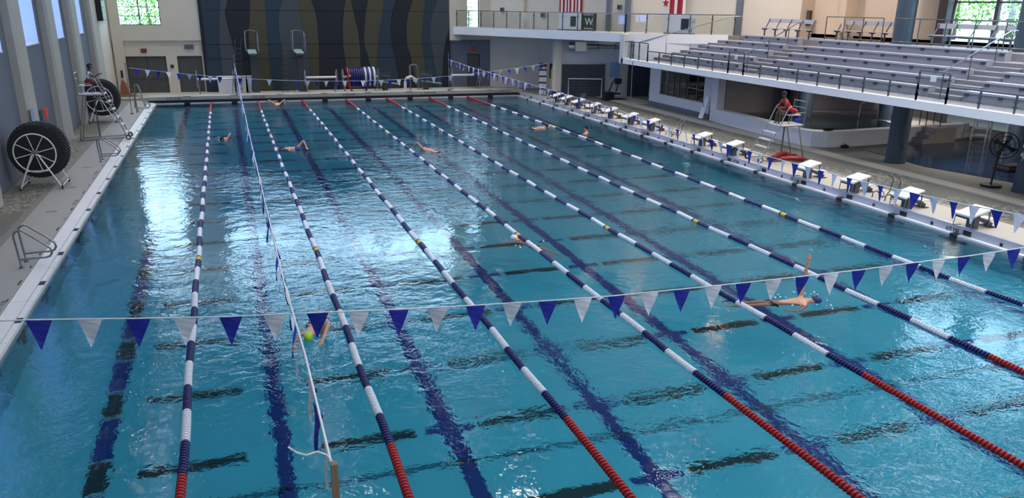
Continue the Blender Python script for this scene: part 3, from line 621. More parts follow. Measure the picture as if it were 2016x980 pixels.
t = thing('wall_duct', 'round silver air duct under the upper walkway', 'duct', (24.9, 45.9, 3.42), a0); MB().cyl((.0, -.3, 0), (.35, -.3, 0), .26, 20).build('round_collar', 'duct', t); B(.4, 1.1, -.62, -.05, -.28, .28).build('box_section', 'duct', t); MB().cyl((1.1, -.3, 0), (3.9, -.3, 0), .14, 14).build('round_pipe', 'duct', t)
for x in (1.9, 3.0): MB().ring((x, -.3, 0), (1, 0, 0), .16, .03, 16, 4).build('hanger', 'steel_dark', t)
t = thing('wall_poster', 'pale blue poster on the white wall right of the shutter', 'poster', (27.75, 45.55, 1.48), a0); B(0, .62, -.03, 0, 0, .95).build('sheet', 'poster_blue', t)
for i, x in enumerate((27.15, 27.35)): B(0, .12, -.05, 0, 0, .16).build('wall_box', 'black_rubber', None, (x, 45.70-(x-27.15)*.25, 1.28), (0, 0, a0), label=['left', 'right'][i]+' one of two small black boxes right of the shutter', cat='box', group='wall boxes')
# recess and store room with windows
struct('wall_recess', MB().prism([(28.5, 45.4), (30.5, 45.4), (30.5, 41.0), (30.7, 41.0), (30.7, 45.7), (28.5, 45.7)], .1, 2.66), 'wall_cream')
t = thing('door_5', 'dark grey blue double door in the recess', 'door', (0, 45.37, .27)); del t['category']; t['kind'] = 'structure'
for a, b in ((28.95, 29.75), (29.765, 30.48)): lf = B(a, b, -.05, .03, 0, 2.1).build('door_leaf', 'garage_blue', t); B(b-.12, b-.08, -.1, -.05, .9, 1.1).build('door_handle', 'steel', lf)
wall_x('wall_storage', 28.3, 28.5, 34.0, 41.0, .1, 2.7, [(34.75, 39.7, 1.0, 2.36)], 'white_paint')
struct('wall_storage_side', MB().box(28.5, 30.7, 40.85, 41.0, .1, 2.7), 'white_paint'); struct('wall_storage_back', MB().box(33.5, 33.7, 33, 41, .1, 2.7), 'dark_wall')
struct('baseboard_right', B(28.26, 28.3, 34.0, 41.0, .29, .5), 'steel_blue'); struct('trim_51', B(28.0, 28.45, 32.9, 33.5, .1, 2.7), 'white_paint')
struct('wall_storage_end', B(28.5, 33.5, 32.9, 33.1, .1, 2.7), 'spa_wall')
wd = thing('window_20', 'dark office window in the white store room wall', 'window', (28.4, 0, 0)); del wd['category']; wd['kind'] = 'structure'
frame_rect('window_frame', 'steel', wd, 0, 0, 34.8, 39.65, 1.04, 2.32, .04, .1)
for y in (35.6, 36.6, 37.6, 38.2, 38.9): B(-.04, .04, y-.025, y+.025, 1.0, 2.36).build('mullion', 'steel', wd)
for y0, y1 in ((34.8, 36.6), (38.2, 39.65)): B(-.04, .04, y0, y1, 1.62, 1.66).build('rail', 'steel', wd)
ys = [34.8, 35.6, 36.6, 37.6, 38.2, 38.9, 39.65]
for a, b in zip(ys, ys[1:]): B(-.005, .005, a, b, 1.04, 2.32).build('pane', 'glass_dark', wd)
# bleacher slab
struct('trim_52', B(26.2, 26.45, -12, 40.75, 2.69, 2.97), 'fascia_white', label='pale fascia along the front edge of the bleacher slab')
struct('floor_bleacher_slab', MB().prism([(26.45, -12), (38, -12), (38, 30), (33.6, 34.5), (31.6, 37), (26.45, 40.7)], 2.7, 2.93), 'bleacher')
def yend(x): return 40.6-.72*(x-26.4)
AIS = [(-8.0, -6.6), (4.6, 6.0), (17.35, 18.75), (29.5, 30.9)]
steps = struct('floor_bleacher', MB(), 'bleacher')
RX = [27.75, 28.55, 29.35, 30.15, 30.95]
for k, x in enumerate(RX):
    z = 2.93+.29*(k)+.0
    if k: B(x-.4, 38, -12, 30, z-.29, z).build('riser_step', 'bleacher', steps); MB().prism([(x-.4, 30), (33.6, 30), (33.6, 34.4), (31.5+.3, min(yend(x-.4), 36.9)), (x-.4, yend(x-.4))], z-.29, z).build('riser_step', 'bleacher', steps)
    for a, b in AIS:
        if k: B(x-.8, x-.4, a, b, z-.29, z-.145).build('aisle_step', 'bleacher', steps)
    if k: MB().prism([(x-.8, yend(x-.8)-1.5), (x-.4, yend(x-.4)-1.5), (x-.4, yend(x-.4)), (x-.8, yend(x-.8))], z-.29, z-.145).build('end_step', 'bleacher', steps)
struct('floor_platform', MB().prism([(31.6, -12), (40.6, -12), (40.6, 30), (33.7, 34.6), (31.9, 36.9), (31.6, 36.9)], 2.93, 4.36), 'bleacher')
ROWN = ['front', 'second', 'third', 'fourth', 'top']; SECN = ['in the near section at the right edge of view', 'between the two handrail aisles', 'in the far section by the steps']
for k, x in enumerate(RX):
    z = 2.93+.29*k
    secs = [(6.1, 17.3), (18.85, 29.4), (31.0, yend(x)-1.7)]
    for si, (a, b) in enumerate(secs):
        t = thing('bleacher_bench', '%s row bleacher bench %s' % (ROWN[k], SECN[si]), 'bench', (x, 0, z), group='bleacher benches')
        B(.10, .40, a, b, 0, .31).build('bench_base', 'bench_base', t); B(.06, .40, a, b, .32, .355).build('seat_plank', 'bench_alu', t); B(.04, .06, a, b, .29, .355).build('front_edge', 'bench_alu', t)
        n = max(2, round((b-a)/1.35))
        for j in range(n+1):
            y = a+.15+(b-a-.3)*j/n; B(.055, .10, y-.08, y+.08, .19, .29).build('bracket', 'bracket', t)
# front railing on the slab
glass_rail('taller glass railing at the left end of the bleacher front', [(26.75, 40.3, 2.97), (26.3, 40.75, 2.97), (26.3, 37.6, 2.97)], .95, 1.05)
for i, (a, b) in enumerate(((37.6, 29.45), (28.2, 17.75), (16.45, 6.0))):
    glass_rail(['low glass railing along the bleacher front, far stretch', 'low glass railing along the bleacher front, middle stretch', 'low glass railing along the bleacher front, nearest stretch'][i], [(26.3, a, 2.97), (26.3, b, 2.97)], .55, 1.3)
for i, (a, b) in enumerate(((29.45, 28.2), (17.75, 16.45))):
    t = glass_rail(['tall gate rail at the foot of the far handrail aisle', 'tall gate rail at the foot of the near handrail aisle'][i], [(26.3, a, 2.97), (26.3, b, 2.97)], .96, 1.3)
    B(26.26, 26.27, (a+b)/2-.12, (a+b)/2+.12, 3.62, 3.8).build('notice_plate', 'white_plastic', t)
for i, (y0, y1) in enumerate(((29.9, 31.7), (18.05, 19.2), (5.2, 5.4))):
    t = thing('stair_handrail', ['sloping steel handrail in the far bleacher aisle', 'sloping steel handrail in the near bleacher aisle', 'sloping steel handrail beyond the right edge of the picture'][i], 'handrail')
    P = [(27.2, y0, 3.82), (27.6, y0, 3.86), (31.5, y1, 5.15), (31.8, y1, 5.15)]
    MB().tube(P, .024, 8).build('rail', 'steel', t)
    for s in (0, .4, .8, 1.02):
        x = 27.6+s*3.9; y = y0+(y1-y0)*min(s, 1); zt = 3.86+min(s, 1)*1.29; zb = 2.93+.29*max(0, min(5, math.floor((x-27.35)/.8+1e-6)))
        if s > 1: zb = 4.36
        MB().cyl((x, y, zb-.02), (x, y, zt), .02, 8).build('post', 'steel_dark', t)
t = thing('stair_handrail', 'steel handrail climbing beside the white end wall of the bleachers', 'handrail'); e = lambda x: 40.72-.70*(x-26.4)
MB().tube([(27.0, e(27.0)-.1, 3.86), (31.2, e(31.2)-.1, 5.35), (31.7, e(31.2)-.3, 5.35)], .024, 8).build('rail', 'steel', t)
for x in (28.3, 29.4, 30.3): MB().cyl((x, e(x)-.1, 3.2), (x, e(x)-.1, 3.86+(x-27)*.355), .02, 8).build('post', 'steel_dark', t)
# platform furniture
def platform_bench(label, x, y0, y1, back=True):
    t = thing('platform_bench', label, 'bench', (x, 0, 4.36), group='benches on the upper platform')
    B(-.15, .15, y0, y1, .42, .46).build('seat_plank', 'bench_alu', t)
    if back: B(.28, .31, y0, y1, .72, .92).build('back_plank', 'bench_alu', t)
    n = max(2, round((y1-y0)/.95))
    for j in range(n+1):
        y = y0+.1+(y1-y0-.2)*j/n; B(-.02, .04, y-.03, y+.03, 0, .42).build('leg', 'steel_dark', t)
        if back: MB().bar((.04, y, .43), (.29, y, .9), .04).build('back_strut', 'steel_dark', t)
        B(-.14, .14, y-.05, y+.05, .36, .42).build('bracket', 'bracket', t)
platform_bench('grey bench with backrest against the cream wall by the grey post', 31.95, 31.3, 35.3)
platform_bench('grey bench with backrest behind the platform railing', 33.35, 26.8, 31.2)
platform_bench('long grey bench with backrest in front of the arched window', 33.2, 20.6, 24.8)
platform_bench('grey bench with backrest right of the dark round column', 33.0, 9, 17.8)
t = thing('pipe_railing', 'brown two rail barrier at the back of the platform', 'railing')
for a, b in ((30.5, 26.6), (25.9, 17.2)):
    for z in (5.45, 4.5): MB().cyl((32.2, a, z), (32.2, b, z), .022, 8).build('rail', 'steel_dark', t)
    n = round((a-b)/1.4)
    for j in range(n+1): MB().cyl((32.2, a+(b-a)*j/n, 4.36), (32.2, a+(b-a)*j/n, 5.45), .024, 8).build('post', 'steel_dark', t)
struct('wall_platform', MB().box(34.2, 34.5, -12, 34.2, 4.3, 4.55), 'wall_warm')
# back wall with arched windows
def arch_wall(name, x, th, y0, y1, z0, z1, arches, m):
    """arches: (centre y, half width, sill z, spring z)"""
    mb = MB(); arches = sorted(arches); y = y0
    for c, r, zs, zp in arches:
        mb.box(x, x+th, y, c-r, z0, z1); mb.box(x, x+th, c-r, c+r, z0, zs); n = 20
        pts = [(c+r*math.cos(PI*(1-i/n)), zp+r*math.sin(PI*(1-i/n))) for i in range(n+1)]
        for (a, za), (b, zb) in zip(pts, pts[1:]): mb.prism_axis([(a, za), (b, zb), (b, z1), (a, z1)], x, x+th, 0)
        y = c+r
    mb.box(x, x+th, y, y1, z0, z1); return struct(name, mb, m)
ARC = [(20.7, 4.3, 4.55, 5.6), (9.6, 4.3, 4.55, 5.6)]
arch_wall('wall_platform_back', 34.2, .35, -12, 34.2, 4.3, CZ, ARC, 'wall_warm')
struct('trim_53', B(33.55, 34.2, 30.9, 31.35, 4.36, CZ), 'wall_warm'); struct('trim_54', B(33.9, 34.2, 24.85, 25.35, 4.36, CZ), 'frame_dark')
struct('wall_step', MB().prism([(33.5, 34.3), (34.3, 34.2), (34.5, 34.6), (33.8, 34.8)], 4.3, CZ), 'wall_warm')
for i, (c, r, zs, zp) in enumerate(ARC):
    wd = thing('window_%d' % (30+i), 'large arched window onto green trees', 'window', (34.4, 0, 0)); del wd['category']; wd['kind'] = 'structure'
    arc = [(0, c+r*math.cos(PI*k/24), zp+r*math.sin(PI*k/24)) for k in range(25)]
    MB().tube([(0, c+r, zs)]+arc+[(0, c-r, zs)], .09, 6).build('window_frame', 'frame_dark', wd)
    for yy in (c-2.0, c, c+2.0):
        top = zp+math.sqrt(r*r-(yy-c)**2); B(-.07, .07, yy-.09, yy+.09, zs, top).build('mullion', 'frame_dark', wd)
    z = zs+.15
    while z < zp+r-.3:
        hw = r if z < zp else math.sqrt(r*r-(z-zp)**2); B(-.05, .05, c-hw, c+hw, z-.035, z+.035).build('rail', 'frame_dark', wd); z += .72
    MB().prism_axis([(c-r, zs), (c+r, zs)]+[(p_[1], p_[2]) for p_ in arc], -.005, .005, 0).build('pane', 'glass_clear', wd)
    area('daylight_portal', (34.52, c, 7.2), (2*r, 5.4), 1, (1, 1, 1), (-1, 0, 0), True)
# blue round columns
def column(label, x, y, z0, z1, r=.36):
    t = thing('round_column', label, 'column', (x, y, z0)); MB().cyl((0, 0, 0), (0, 0, z1-z0), r, 28).build('shaft', 'column_blue', t); MB().cyl((0, 0, 0), (0, 0, .12), r+.03, 28).build('base_collar', 'column_blue', t)
    if z0 < 1:
        MB().box(-.08, .02, -r-.05, -r+.02, .62, .74).build('socket_box', 'steel', t)
    return t
column('dark blue round column at the edge of the leisure pool, left of the fan', 28.5, 20.6, .27, 2.7, .36)
column('dark blue round column at the right edge of view beside the fan', 28.75, 14.9, .27, 2.7, .42)
column('dark blue round column inside behind the spa wall', 35.0, 28.6, .27, 2.7, .4)
column('dark blue round column standing in the leisure pool', 32.6, 18.9, .0, 2.7, .42)
column('dark blue round column behind the spa by the window', 30.6, 29.2, .27, 2.7, .36)
column('dark round column rising from the platform left of the arched window', 32.9, 26.1, 4.36, CZ, .42)
column('dark round column rising from the platform before the arched window', 33.1, 19.9, 4.36, CZ, .42)

# ================================================================ LAMPS (high up, seen in the water's reflections)
lamp = None; n = 0
def lamp_light(t, power, col, sx=.34, sy=.9):
    l_ = area('lamp_light', (0, 0, -.035), (sx, sy), power, col, (0, 0, -1)); l_.parent = t; l_.data.spread = math.radians(130)
for x in (0, 7, 13, 19.5, 26):
    for y in (20, 28, 36, 44, 51):
        if lamp is None:
            lamp = thing('ceiling_lamp', 'white high bay lamp hanging under the ceiling', 'lamp', (x, y, 12.4), group='high bay ceiling lamps')
            B(-.3, .3, -.65, .65, 0, .22).build('housing', 'lamp_housing', lamp); B(-.26, .26, -.6, .6, -.03, 0).build('diffuser', 'lamp_diffuser', lamp)
            for yy in (-.5, .5): MB().cyl((0, yy, .2), (0, yy, .82), .012, 6).build('rod', 'steel', lamp)
        else:
            c = copy_tree(lamp); c.location = (x, y, 12.4)
        if lamp and n == 0: lamp_light(lamp, 80, (1, .97, .92)); n = 1
lw = None
for x, y in ((28.5, 42), (30, 34), (30, 26), (30, 18), (30, 10)):
    t = thing('wall_lamp', 'warm lamp high above the bleachers', 'lamp', (x, y, 9.5) if x > 35 else (x, y, 12.4), group='warm lamps above the bleachers')
    B(-.3, .3, -.5, .5, 0, .2).build('housing', 'lamp_housing', t); B(-.26, .26, -.45, .45, -.03, 0).build('diffuser', 'lamp_warm', t); lamp_light(t, 380, (1, .86, .72), .5, .9)
    MB().cyl((0, 0, .2), (0, 0, (3.7 if x > 35 else .8)), .015, 6).build('rod', 'steel', t)

# ================================================================ STARTING BLOCKS
def block():
    t = thing('starting_block', '', 'starting block', (23.2, 0, .255), group='starting blocks on the right deck')
    a = .27; mb = MB(); x0, x1, z0, z1 = -.31, .37, .38, .57
    mb.prism_axis([(x0, z0-.04), (x1, z1-.04), (x1, z1+.005), (x0, z0+.01)], -.305, .305, 1); mb.build('platform', 'white_plastic', t)
    MB().prism_axis([(x0+.02, z0-.10), (x0+.2, z0-.055), (x0+.2, z0-.03), (x0+.02, z0-.03)], -.28, .28, 1).build('front_lip', 'steel_dark', t)
    B(-.02, .16, -.13, .13, 0, .44).build('pedestal', 'steel_dark', t)
    MB().bar((.05, 0, .30), (.75, 0, .04), .07, .09).build('diagonal_brace', 'steel_dark', t)
    for s in (-1, 1): MB().tube([(.34, s*.24, .52), (.36, s*.24, .3), (.36, s*.24, .02)], .02, 6).build('rear_leg', 'steel_dark', t); MB().tube([(-.26, s*.29, .36), (-.3, s*.29, .05), (-.02, s*.29, .03)], .014, 6).build('backstroke_bar', 'steel', t)
    B(.42, .74, -.2, .2, .20, .24).build('rear_step', 'white_plastic', t); B(.56, .64, -.06, .06, 0, .2).build('step_leg', 'steel_dark', t); B(.5, .72, -.22, .22, 0, .02).build('base_plate', 'steel_dark', t)
    return t
BY = [11.75, 14.2, 16.5, 18.95, 23.7, 26.1, 30.8, 33.1, 35.5, 37.7, 39.9, 41.7, 43.3]
nm = ['nearest the camera on the right deck', 'second from the camera on the right deck', 'third from the camera beside the hand rails', 'fourth from the camera, near side of the lifeguard chair', 'just beyond the lifeguard chair', 'second beyond the lifeguard chair', 'third beyond the lifeguard chair past the gap', 'fourth beyond the lifeguard chair', 'fifth beyond the lifeguard chair', 'sixth beyond the lifeguard chair', 'third from the far corner', 'second from the far corner', 'nearest the far right corner']
b0 = block()
for i, y in enumerate(BY):
    b = b0 if i == 0 else copy_tree(b0); b.location = (23.2, y, .255); b['label'] = 'white sloping starting block '+nm[i]
for i, y in enumerate((11.9, 39.1, 33.6)):
    pass
# ================================================================ HAND RAILS / LADDERS
def pool_ladder(label, loc, rz=0, s=1.0):
    t = thing('pool_handrail', label, 'handrail', loc, rz, 'bent steel pool handrails')
    for yy in (-.26, .26):
        P = [(-.05, yy, -.02), (-.08, yy, .45), (-.10, yy, .72)]+[(-.10+.14+.14*math.cos(a)*-1, yy, .72+.14*math.sin(a)) for a in (.5, 1.0, 1.5, 2.0)]
        P += [(.32, yy, .66), (.52, yy, .50), (.60, yy, .40), (.62, yy, .31), (.57, yy, .23), (.48, yy, .20), (.2, yy, .20), (-.04, yy, .19)]
        MB().tube([(a*s, b, c*s) for a, b, c in P], .024, 8).build('rail', 'steel', t)
        MB().lathe((-.05*s, yy, -.01), [(.0, .03), (.05, .025), (.06, 0)], 12).build('flange', 'steel_dark', t)
    return t
l0 = pool_ladder('polished steel pool handrail nearest the camera on the left edge', (-.52, 15.55, .14))
l1 = copy_tree(l0); l1.location = (-.5, 29.6, .14); l1['label'] = 'steel pool handrail on the left edge before the lifeguard chair'
l2 = copy_tree(l0); l2.location = (-.5, 45.2, .14); l2['label'] = 'steel pool handrail in the far left corner'
for i, y in enumerate((40.6, 29.0, 15.35)):
    t = thing('pool_handrail', ['steel ladder rails leaning on the right deck near the far corner', 'bent steel ladder rails on the right deck past the lifeguard chair', 'bent steel ladder rails on the right deck between two near blocks'][i], 'handrail', (23.35, y, .255), group='ladder rails on the right deck')
    for s in (-1, 1):
        MB().tube([(-.12, s*.28, .02), (-.1, s*.28, .18), (.02, s*.28, .22), (.12, s*.28, .15), (.16, s*.20, .05), (.3, s*.18, .04), (.42, s*.16, .2), (.5, s*.16, .55), (.42, s*.16, .68), (.30, s*.16, .72)], .02, 7).build('rail', 'steel_dark', t)
    if i < 2:
        for s in (-1, 1): MB().cyl((.1, s*.15, .25), (.62, s*.15, .78), .018, 6).build('grab_bar', 'steel', t)
    MB().ring((.2, .25, .1), (1, 0, 0), .11, .015, 16, 5).build('hoop', 'steel_dark', t)

# ================================================================ LANE ROPE REELS ON THE LEFT
def big_reel(label, loc, R=.60, RS=.87):
    t = thing('rope_reel', label, 'reel', loc, 0)
    for k, y in enumerate((-.55, .75)):
        mb = MB().ring((0, y, 1.18), (0, 1, 0), R, .022, 36, 6)
        mb.build('wheel_rim', 'white_plastic', t)
        for a in range(8):
            an = a*PI/4+.25; MB().cyl((0, y, 1.18), (R*math.cos(an), y, 1.18+R*math.sin(an)), .013, 6).build('spoke', 'white_plastic', t)
        MB().cyl((0, y-.03, 1.18), (0, y+.03, 1.18), .09, 16).build('hub', 'steel', t)
        MB().tube([(-.58, y-.02, .06), (-.10, y-.02, 1.1), (0, y-.02, 1.16), (.10, y-.02, 1.1), (.62, y-.02, .06)], .025, 8).build('side_frame', 'white_plastic', t)
        MB().bar((-.32, y-.02, .62), (.36, y-.02, .62), .03).build('cross_bar', 'white_plastic', t)
        for x in (-.58, .62): MB().cyl((x-.02, y, .07), (x+.02, y, .07), .07, 14).build('castor', 'black_rubber', t)
    for x in (-.58, .62): MB().cyl((x, -.57, .1), (x, .73, .1), .022, 8).build('base_rail', 'white_plastic', t)
    MB().cyl((0, -.6, 1.18), (0, .8, 1.18), .05, 12).build('axle', 'steel', t)
    # the wound rope: rows of dark discs
    for k in range(9):
        y0 = -.22+k*.105; mb = MB(); n = 44; off = (k % 2)*PI/n; r = RS-.02*abs(k-4)*.6
        prof = []
        pts = [(0+(r+(.035 if i % 2 else -.02))*math.cos(2*PI*i/(2*n)+off), 1.18+(r+(.035 if i % 2 else -.02))*math.sin(2*PI*i/(2*n)+off)) for i in range(2*n)]
        mb.prism_axis(pts, y0, y0+.095, 1); mb.build('rope_coil', 'black_rubber', t)
    return t
big_reel('large reel of black lane rope with a white spoked wheel, nearer one on the left', (-1.72, 24.95, .13))
big_reel('large reel of black lane rope behind the left lifeguard chair', (-1.78, 41.3, .13))

# ================================================================ PEOPLE
def figure(name, mats, joints, edges, radii, parent, sub=2):
    me = bpy.data.meshes.new(name); me.from_pydata(joints, edges, []); me.materials.append(M[mats])
    o = link(name, me, parent); md = o.modifiers.new('skin', 'SKIN'); md.use_smooth_shade = True
    sv = me.skin_vertices[0].data if me.skin_vertices else None
    if sv is None:
        bm = bmesh.new(); bm.from_mesh(me); bm.verts.layers.skin.verify(); bm.to_mesh(me); bm.free(); sv = me.skin_vertices[0].data
    for i, r in enumerate(radii): sv[i].radius = (r, r) if not isinstance(r, tuple) else r; sv[i].use_root = (i == 0)
    ss = o.modifiers.new('sub', 'SUBSURF'); ss.levels = sub; ss.render_levels = sub
    return o
def add_hand(J, Ed, Rd, wrist, d, side, curl=.4, s=1.0):
    """five fingers from a palm; d = direction of the hand, side = across the palm"""
    w_ = Vector(J[wrist]); d = Vector(d).normalized(); sd = Vector(side).normalized(); nrm = d.cross(sd)
    palm = len(J); J.append(tuple(w_+d*.07*s)); Ed.append((wrist, palm)); Rd.append((.036*s, .018*s))
    for k, (o_, L) in enumerate(((-.032, .065), (-.011, .08), (.011, .075), (.032, .06))):
        a = len(J); J.append(tuple(w_+d*.10*s+sd*o_*s)); J.append(tuple(w_+d*(.10+L*.55)*s+sd*o_*1.1*s+nrm*.01*curl)); J.append(tuple(w_+d*(.10+L)*s+sd*o_*1.15*s+nrm*.03*curl))
        Ed += [(palm, a), (a, a+1), (a+1, a+2)]; Rd += [.010*s, .009*s, .007*s]
    a = len(J); J.append(tuple(w_+d*.045*s-sd*.045*s)); J.append(tuple(w_+d*.085*s-sd*.07*s)); Ed += [(wrist, a), (a, a+1)]; Rd += [.011*s, .009*s]
def head(parent, c, look, m_skin, m_hair, cap=False, s=1.0):
    """separate head detail: nose, ears, eyes, mouth, hair; the skull itself is part of the body mesh"""
    c = Vector(c); f = Vector(look).normalized(); up = Vector((0, 0, 1)); sd = f.cross(up).normalized(); up = sd.cross(f)
    h = thing('hair', None, None) if False else None
    mb = MB(); n = 14; rows = 7; r = .112*s
    vs = []
    for i in range(rows+1):
        th = (PI*.62)*i/rows
        for k in range(n):
            ph = 2*PI*k/n; back = math.cos(ph); lim = 1.0 if back < .2 else .62
            tt = th*lim; vs.append(c+up*math.cos(tt)*r*1.1+(f*math.cos(ph)*.98*1.05+sd*math.sin(ph)*.86)*math.sin(tt)*r+up*.012)
    mb.add(vs, [(i*n+k, i*n+(k+1) % n, (i+1)*n+(k+1) % n, (i+1)*n+k) for i in range(rows) for k in range(n)], True)
    mb.build('swim_cap' if cap else 'hair', m_hair, parent)
    MB().ball(c+f*.108*s-up*.015, .014*s, 8).build('nose', m_skin, parent)
    for q in (-1, 1):
        MB().ball(c+sd*q*.088*s-up*.005, .022*s, 8, (.5, .8, 1.2)).build('ear', m_skin, parent)
        MB().ball(c+f*.094*s+sd*q*.033*s+up*.012, .011*s, 8).build('eye', 'black_rubber', parent)
    MB().ball(c+f*.093*s-up*.05*s, .016*s, 8, (1.2, 1.2, .4)).build('mouth', 'shorts_red', parent)
def seated(label, loc, rz, skin, hair, shirt, shorts, lean=.1, arms='lap'):
    """person on a seat; origin at the hip on the seat, looking along local +x"""
    t = thing('person', label, 'person', loc, rz)
    J = [(0, 0, .10), (.03+lean*.3, 0, .30), (.03+lean, 0, .50), (.05+lean, 0, .60), (.07+lean, 0, .70), (.085+lean, 0, .78)]
    Ed = [(0, 1), (1, 2), (2, 3), (3, 4), (4, 5)]; Rd = [(.15, .12), (.13, .10), (.15, .11), .055, .088, .085]
    for s in (-1, 1):
        a = len(J); J += [(.02, s*.10, .08), (.44, s*.12, .09), (.47, s*.12, -.33), (.60, s*.12, -.37)]; Ed += [(0, a), (a, a+1), (a+1, a+2), (a+2, a+3)]; Rd += [.085, .062, .042, .035]
        b = len(J)
        if arms == 'lap': A = [(.03+lean, s*.19, .50), (.12+lean, s*.23, .26), (.34+lean*.5, s*.10, .24)]
        else: A = [(.03+lean, s*.19, .50), (.16+lean, s*.26, .28), (.38+lean, s*.18, .42)]
        J += A; Ed += [(2, b), (b, b+1), (b+1, b+2)]; Rd += [.052, .040, .028]
        add_hand(J, Ed, Rd, b+2, (.9, -s*.35, .1), (0, s, .1), .8)
    figure('body', skin, J, Ed, Rd, t)
    figure('shirt', shirt, [(0, 0, .12), (.03+lean*.3, 0, .30), (.03+lean, 0, .49), (.04+lean, .17, .50), (.09+lean, .22, .36), (.04+lean, -.17, .50), (.09+lean, -.22, .36)], [(0, 1), (1, 2), (2, 3), (3, 4), (2, 5), (5, 6)], [(.165, .135), (.15, .12), (.165, .125), .07, .058, .07, .058], t, 1)
    figure('shorts', shorts, [(0, 0, .09), (.04, .10, .085), (.30, .12, .095), (.04, -.10, .085), (.30, -.12, .095)], [(0, 1), (1, 2), (0, 3), (3, 4)], [(.16, .12), .10, .085, .10, .085], t, 1)
    head(t, (.085+lean, 0, .745), (1, 0, -.12), skin, hair); return t

# ================================================================ LIFEGUARD CHAIRS
def guard_chair(label, loc, rz, H=1.62, m='steel', steps=4):
    """ladder on the local -x side, seat facing +x... the chair looks along local -x (over the water)"""
    t = thing('lifeguard_chair', label, 'chair', loc, rz)
    for s in (-.42, .42):
        MB().tube([(-1.15, s, .1), (-.45, s, H-.02), (-.20, s, H+.55), (-.12, s, H+.68), (-.02, s, H+.70)], .026, 8).build('ladder_rail', m, t)
        MB().tube([(.35, s, H), (.75, s, .0)], .026, 8).build('rear_leg', m, t)
        MB().tube([(-.05, s, H+.42), (.35, s, H+.46), (.62, s, H+.46)], .02, 6).build('arm_rest', m, t)
        MB().cyl((.55, s, H), (.62, s, H+.9), .022, 8).build('back_post', m, t)
        MB().cyl((-.45, s, H-.03), (.58, s, H-.03), .024, 8).build('side_beam', m, t)
    for z in (H+.62, H+.86): MB().cyl((.61, -.42, z), (.61, .42, z), .02, 6).build('back_rail', m, t)
    MB().cyl((.02, 0, H), (.0, 0, .03), .03, 8).build('centre_leg', 'steel_dark', t)
    B(-.47, .58, -.42, .42, H-.02, H+.02).build('foot_deck', 'white_plastic', t)
    B(.0, .5, -.26, .26, H+.34, H+.38).build('seat', 'white_plastic', t); 
    for sx in (.04, .46): 
        for sy in (-.22, .22): MB().cyl((sx, sy, H), (sx, sy, H+.35), .018, 6).build('seat_leg', m, t)
    for k in range(steps):
        z = .28+k*(H-.35)/(steps-.2); x = -1.15+(z-.1)/(H-.12)*.70; B(x-.05, x+.10, -.40, .40, z-.02, z+.02).build('step', 'white_plastic', t)
    MB().cyl((.75, -.45, .03), (.75, .45, .03), .024, 8).build('base_bar', m, t)
    for s in (-.42, .42): MB().tube([(-1.05, s, .08), (-.3, s, .06), (.75, s, .03)], .02, 6).build('base_rail', m, t)
    for s in (-.48, .48):
        MB().cyl((-1.17, s-.025, .105), (-1.17, s+.025, .105), .11, 20).build('wheel', 'black_rubber', t)
        MB().cyl((-1.17, s-.03, .105), (-1.17, s+.03, .105), .06, 16).build('wheel_hub', 'white_plastic', t)
    return t
gc = guard_chair('steel lifeguard chair with white steps and small wheels on the right deck', (24.55, 22.35, .255), math.radians(-3), 1.38)
seated('lifeguard in a red shirt bending forward on the right hand chair', (24.72, 22.35, 1.38+.36+.26), PI-.1, 'skin_dark', 'hair_dark', 'red_shirt', 'shorts_black', .22, 'lap')
for i, (dx, dy, dz, r) in enumerate(((0.05, .1, 0, .25), (.3, -.3, .0, -.3), (.0, -.1, .14, .5), (.45, .25, .0, .1))):
    t = thing('rescue_tube', ['dark red rescue tube lying under the right lifeguard chair', 'dark red rescue tube under the chair, nearest the block', 'dark red rescue tube topmost of the heap under the chair', 'dark red rescue tube at the back under the chair'][i], 'rescue tube', (24.35+dx, 22.2+dy, -.04+.3+.1+dz), r, 'rescue tubes under the lifeguard chair')
    MB().tube([(-.6, 0, 0), (-.5, 0, 0), (0, 0, .03), (.5, 0, 0), (.6, 0, 0)], [.04, .085, .09, .085, .04], 10).build('float', 'red_float', t); MB().ring((.64, 0, 0), (0, 0, 1), .05, .012, 10, 4).build('clip_strap', 'black_rubber', t)
t = thing('gear_bag', 'blue bag on the foot deck of the right lifeguard chair', 'bag', (24.95, 22.1, 1.70)); MB().ball((0, 0, .09), .15, 12, (1.1, .8, .6)).build('bag_body', 'flag_blue', t); MB().tube([(-.1, 0, .15), (0, 0, .24), (.1, 0, .15)], .01, 5).build('strap', 'black_rubber', t)
t = thing('rescue_tube', 'red rescue tube laid across the arms of the right lifeguard chair', 'rescue tube', (24.60, 22.32, 2.17), PI/2+.1); MB().tube([(-.55, 0, 0), (-.45, 0, 0), (0, 0, .05), (.45, 0, 0), (.55, 0, 0)], [.03, .08, .085, .08, .03], 10).build('float', 'red_shirt', t)
gl_ = guard_chair('tall steel lifeguard chair against the left wall', (-1.25, 35.35, .13), PI, 1.95, 'steel', 5)
seated('lifeguard in a white shirt and red shorts seated on the left chair', (-1.42, 35.35, 2.46), .05, 'skin_dark', 'hair_dark', 'shirt_white', 'shorts_red', .08, 'up')

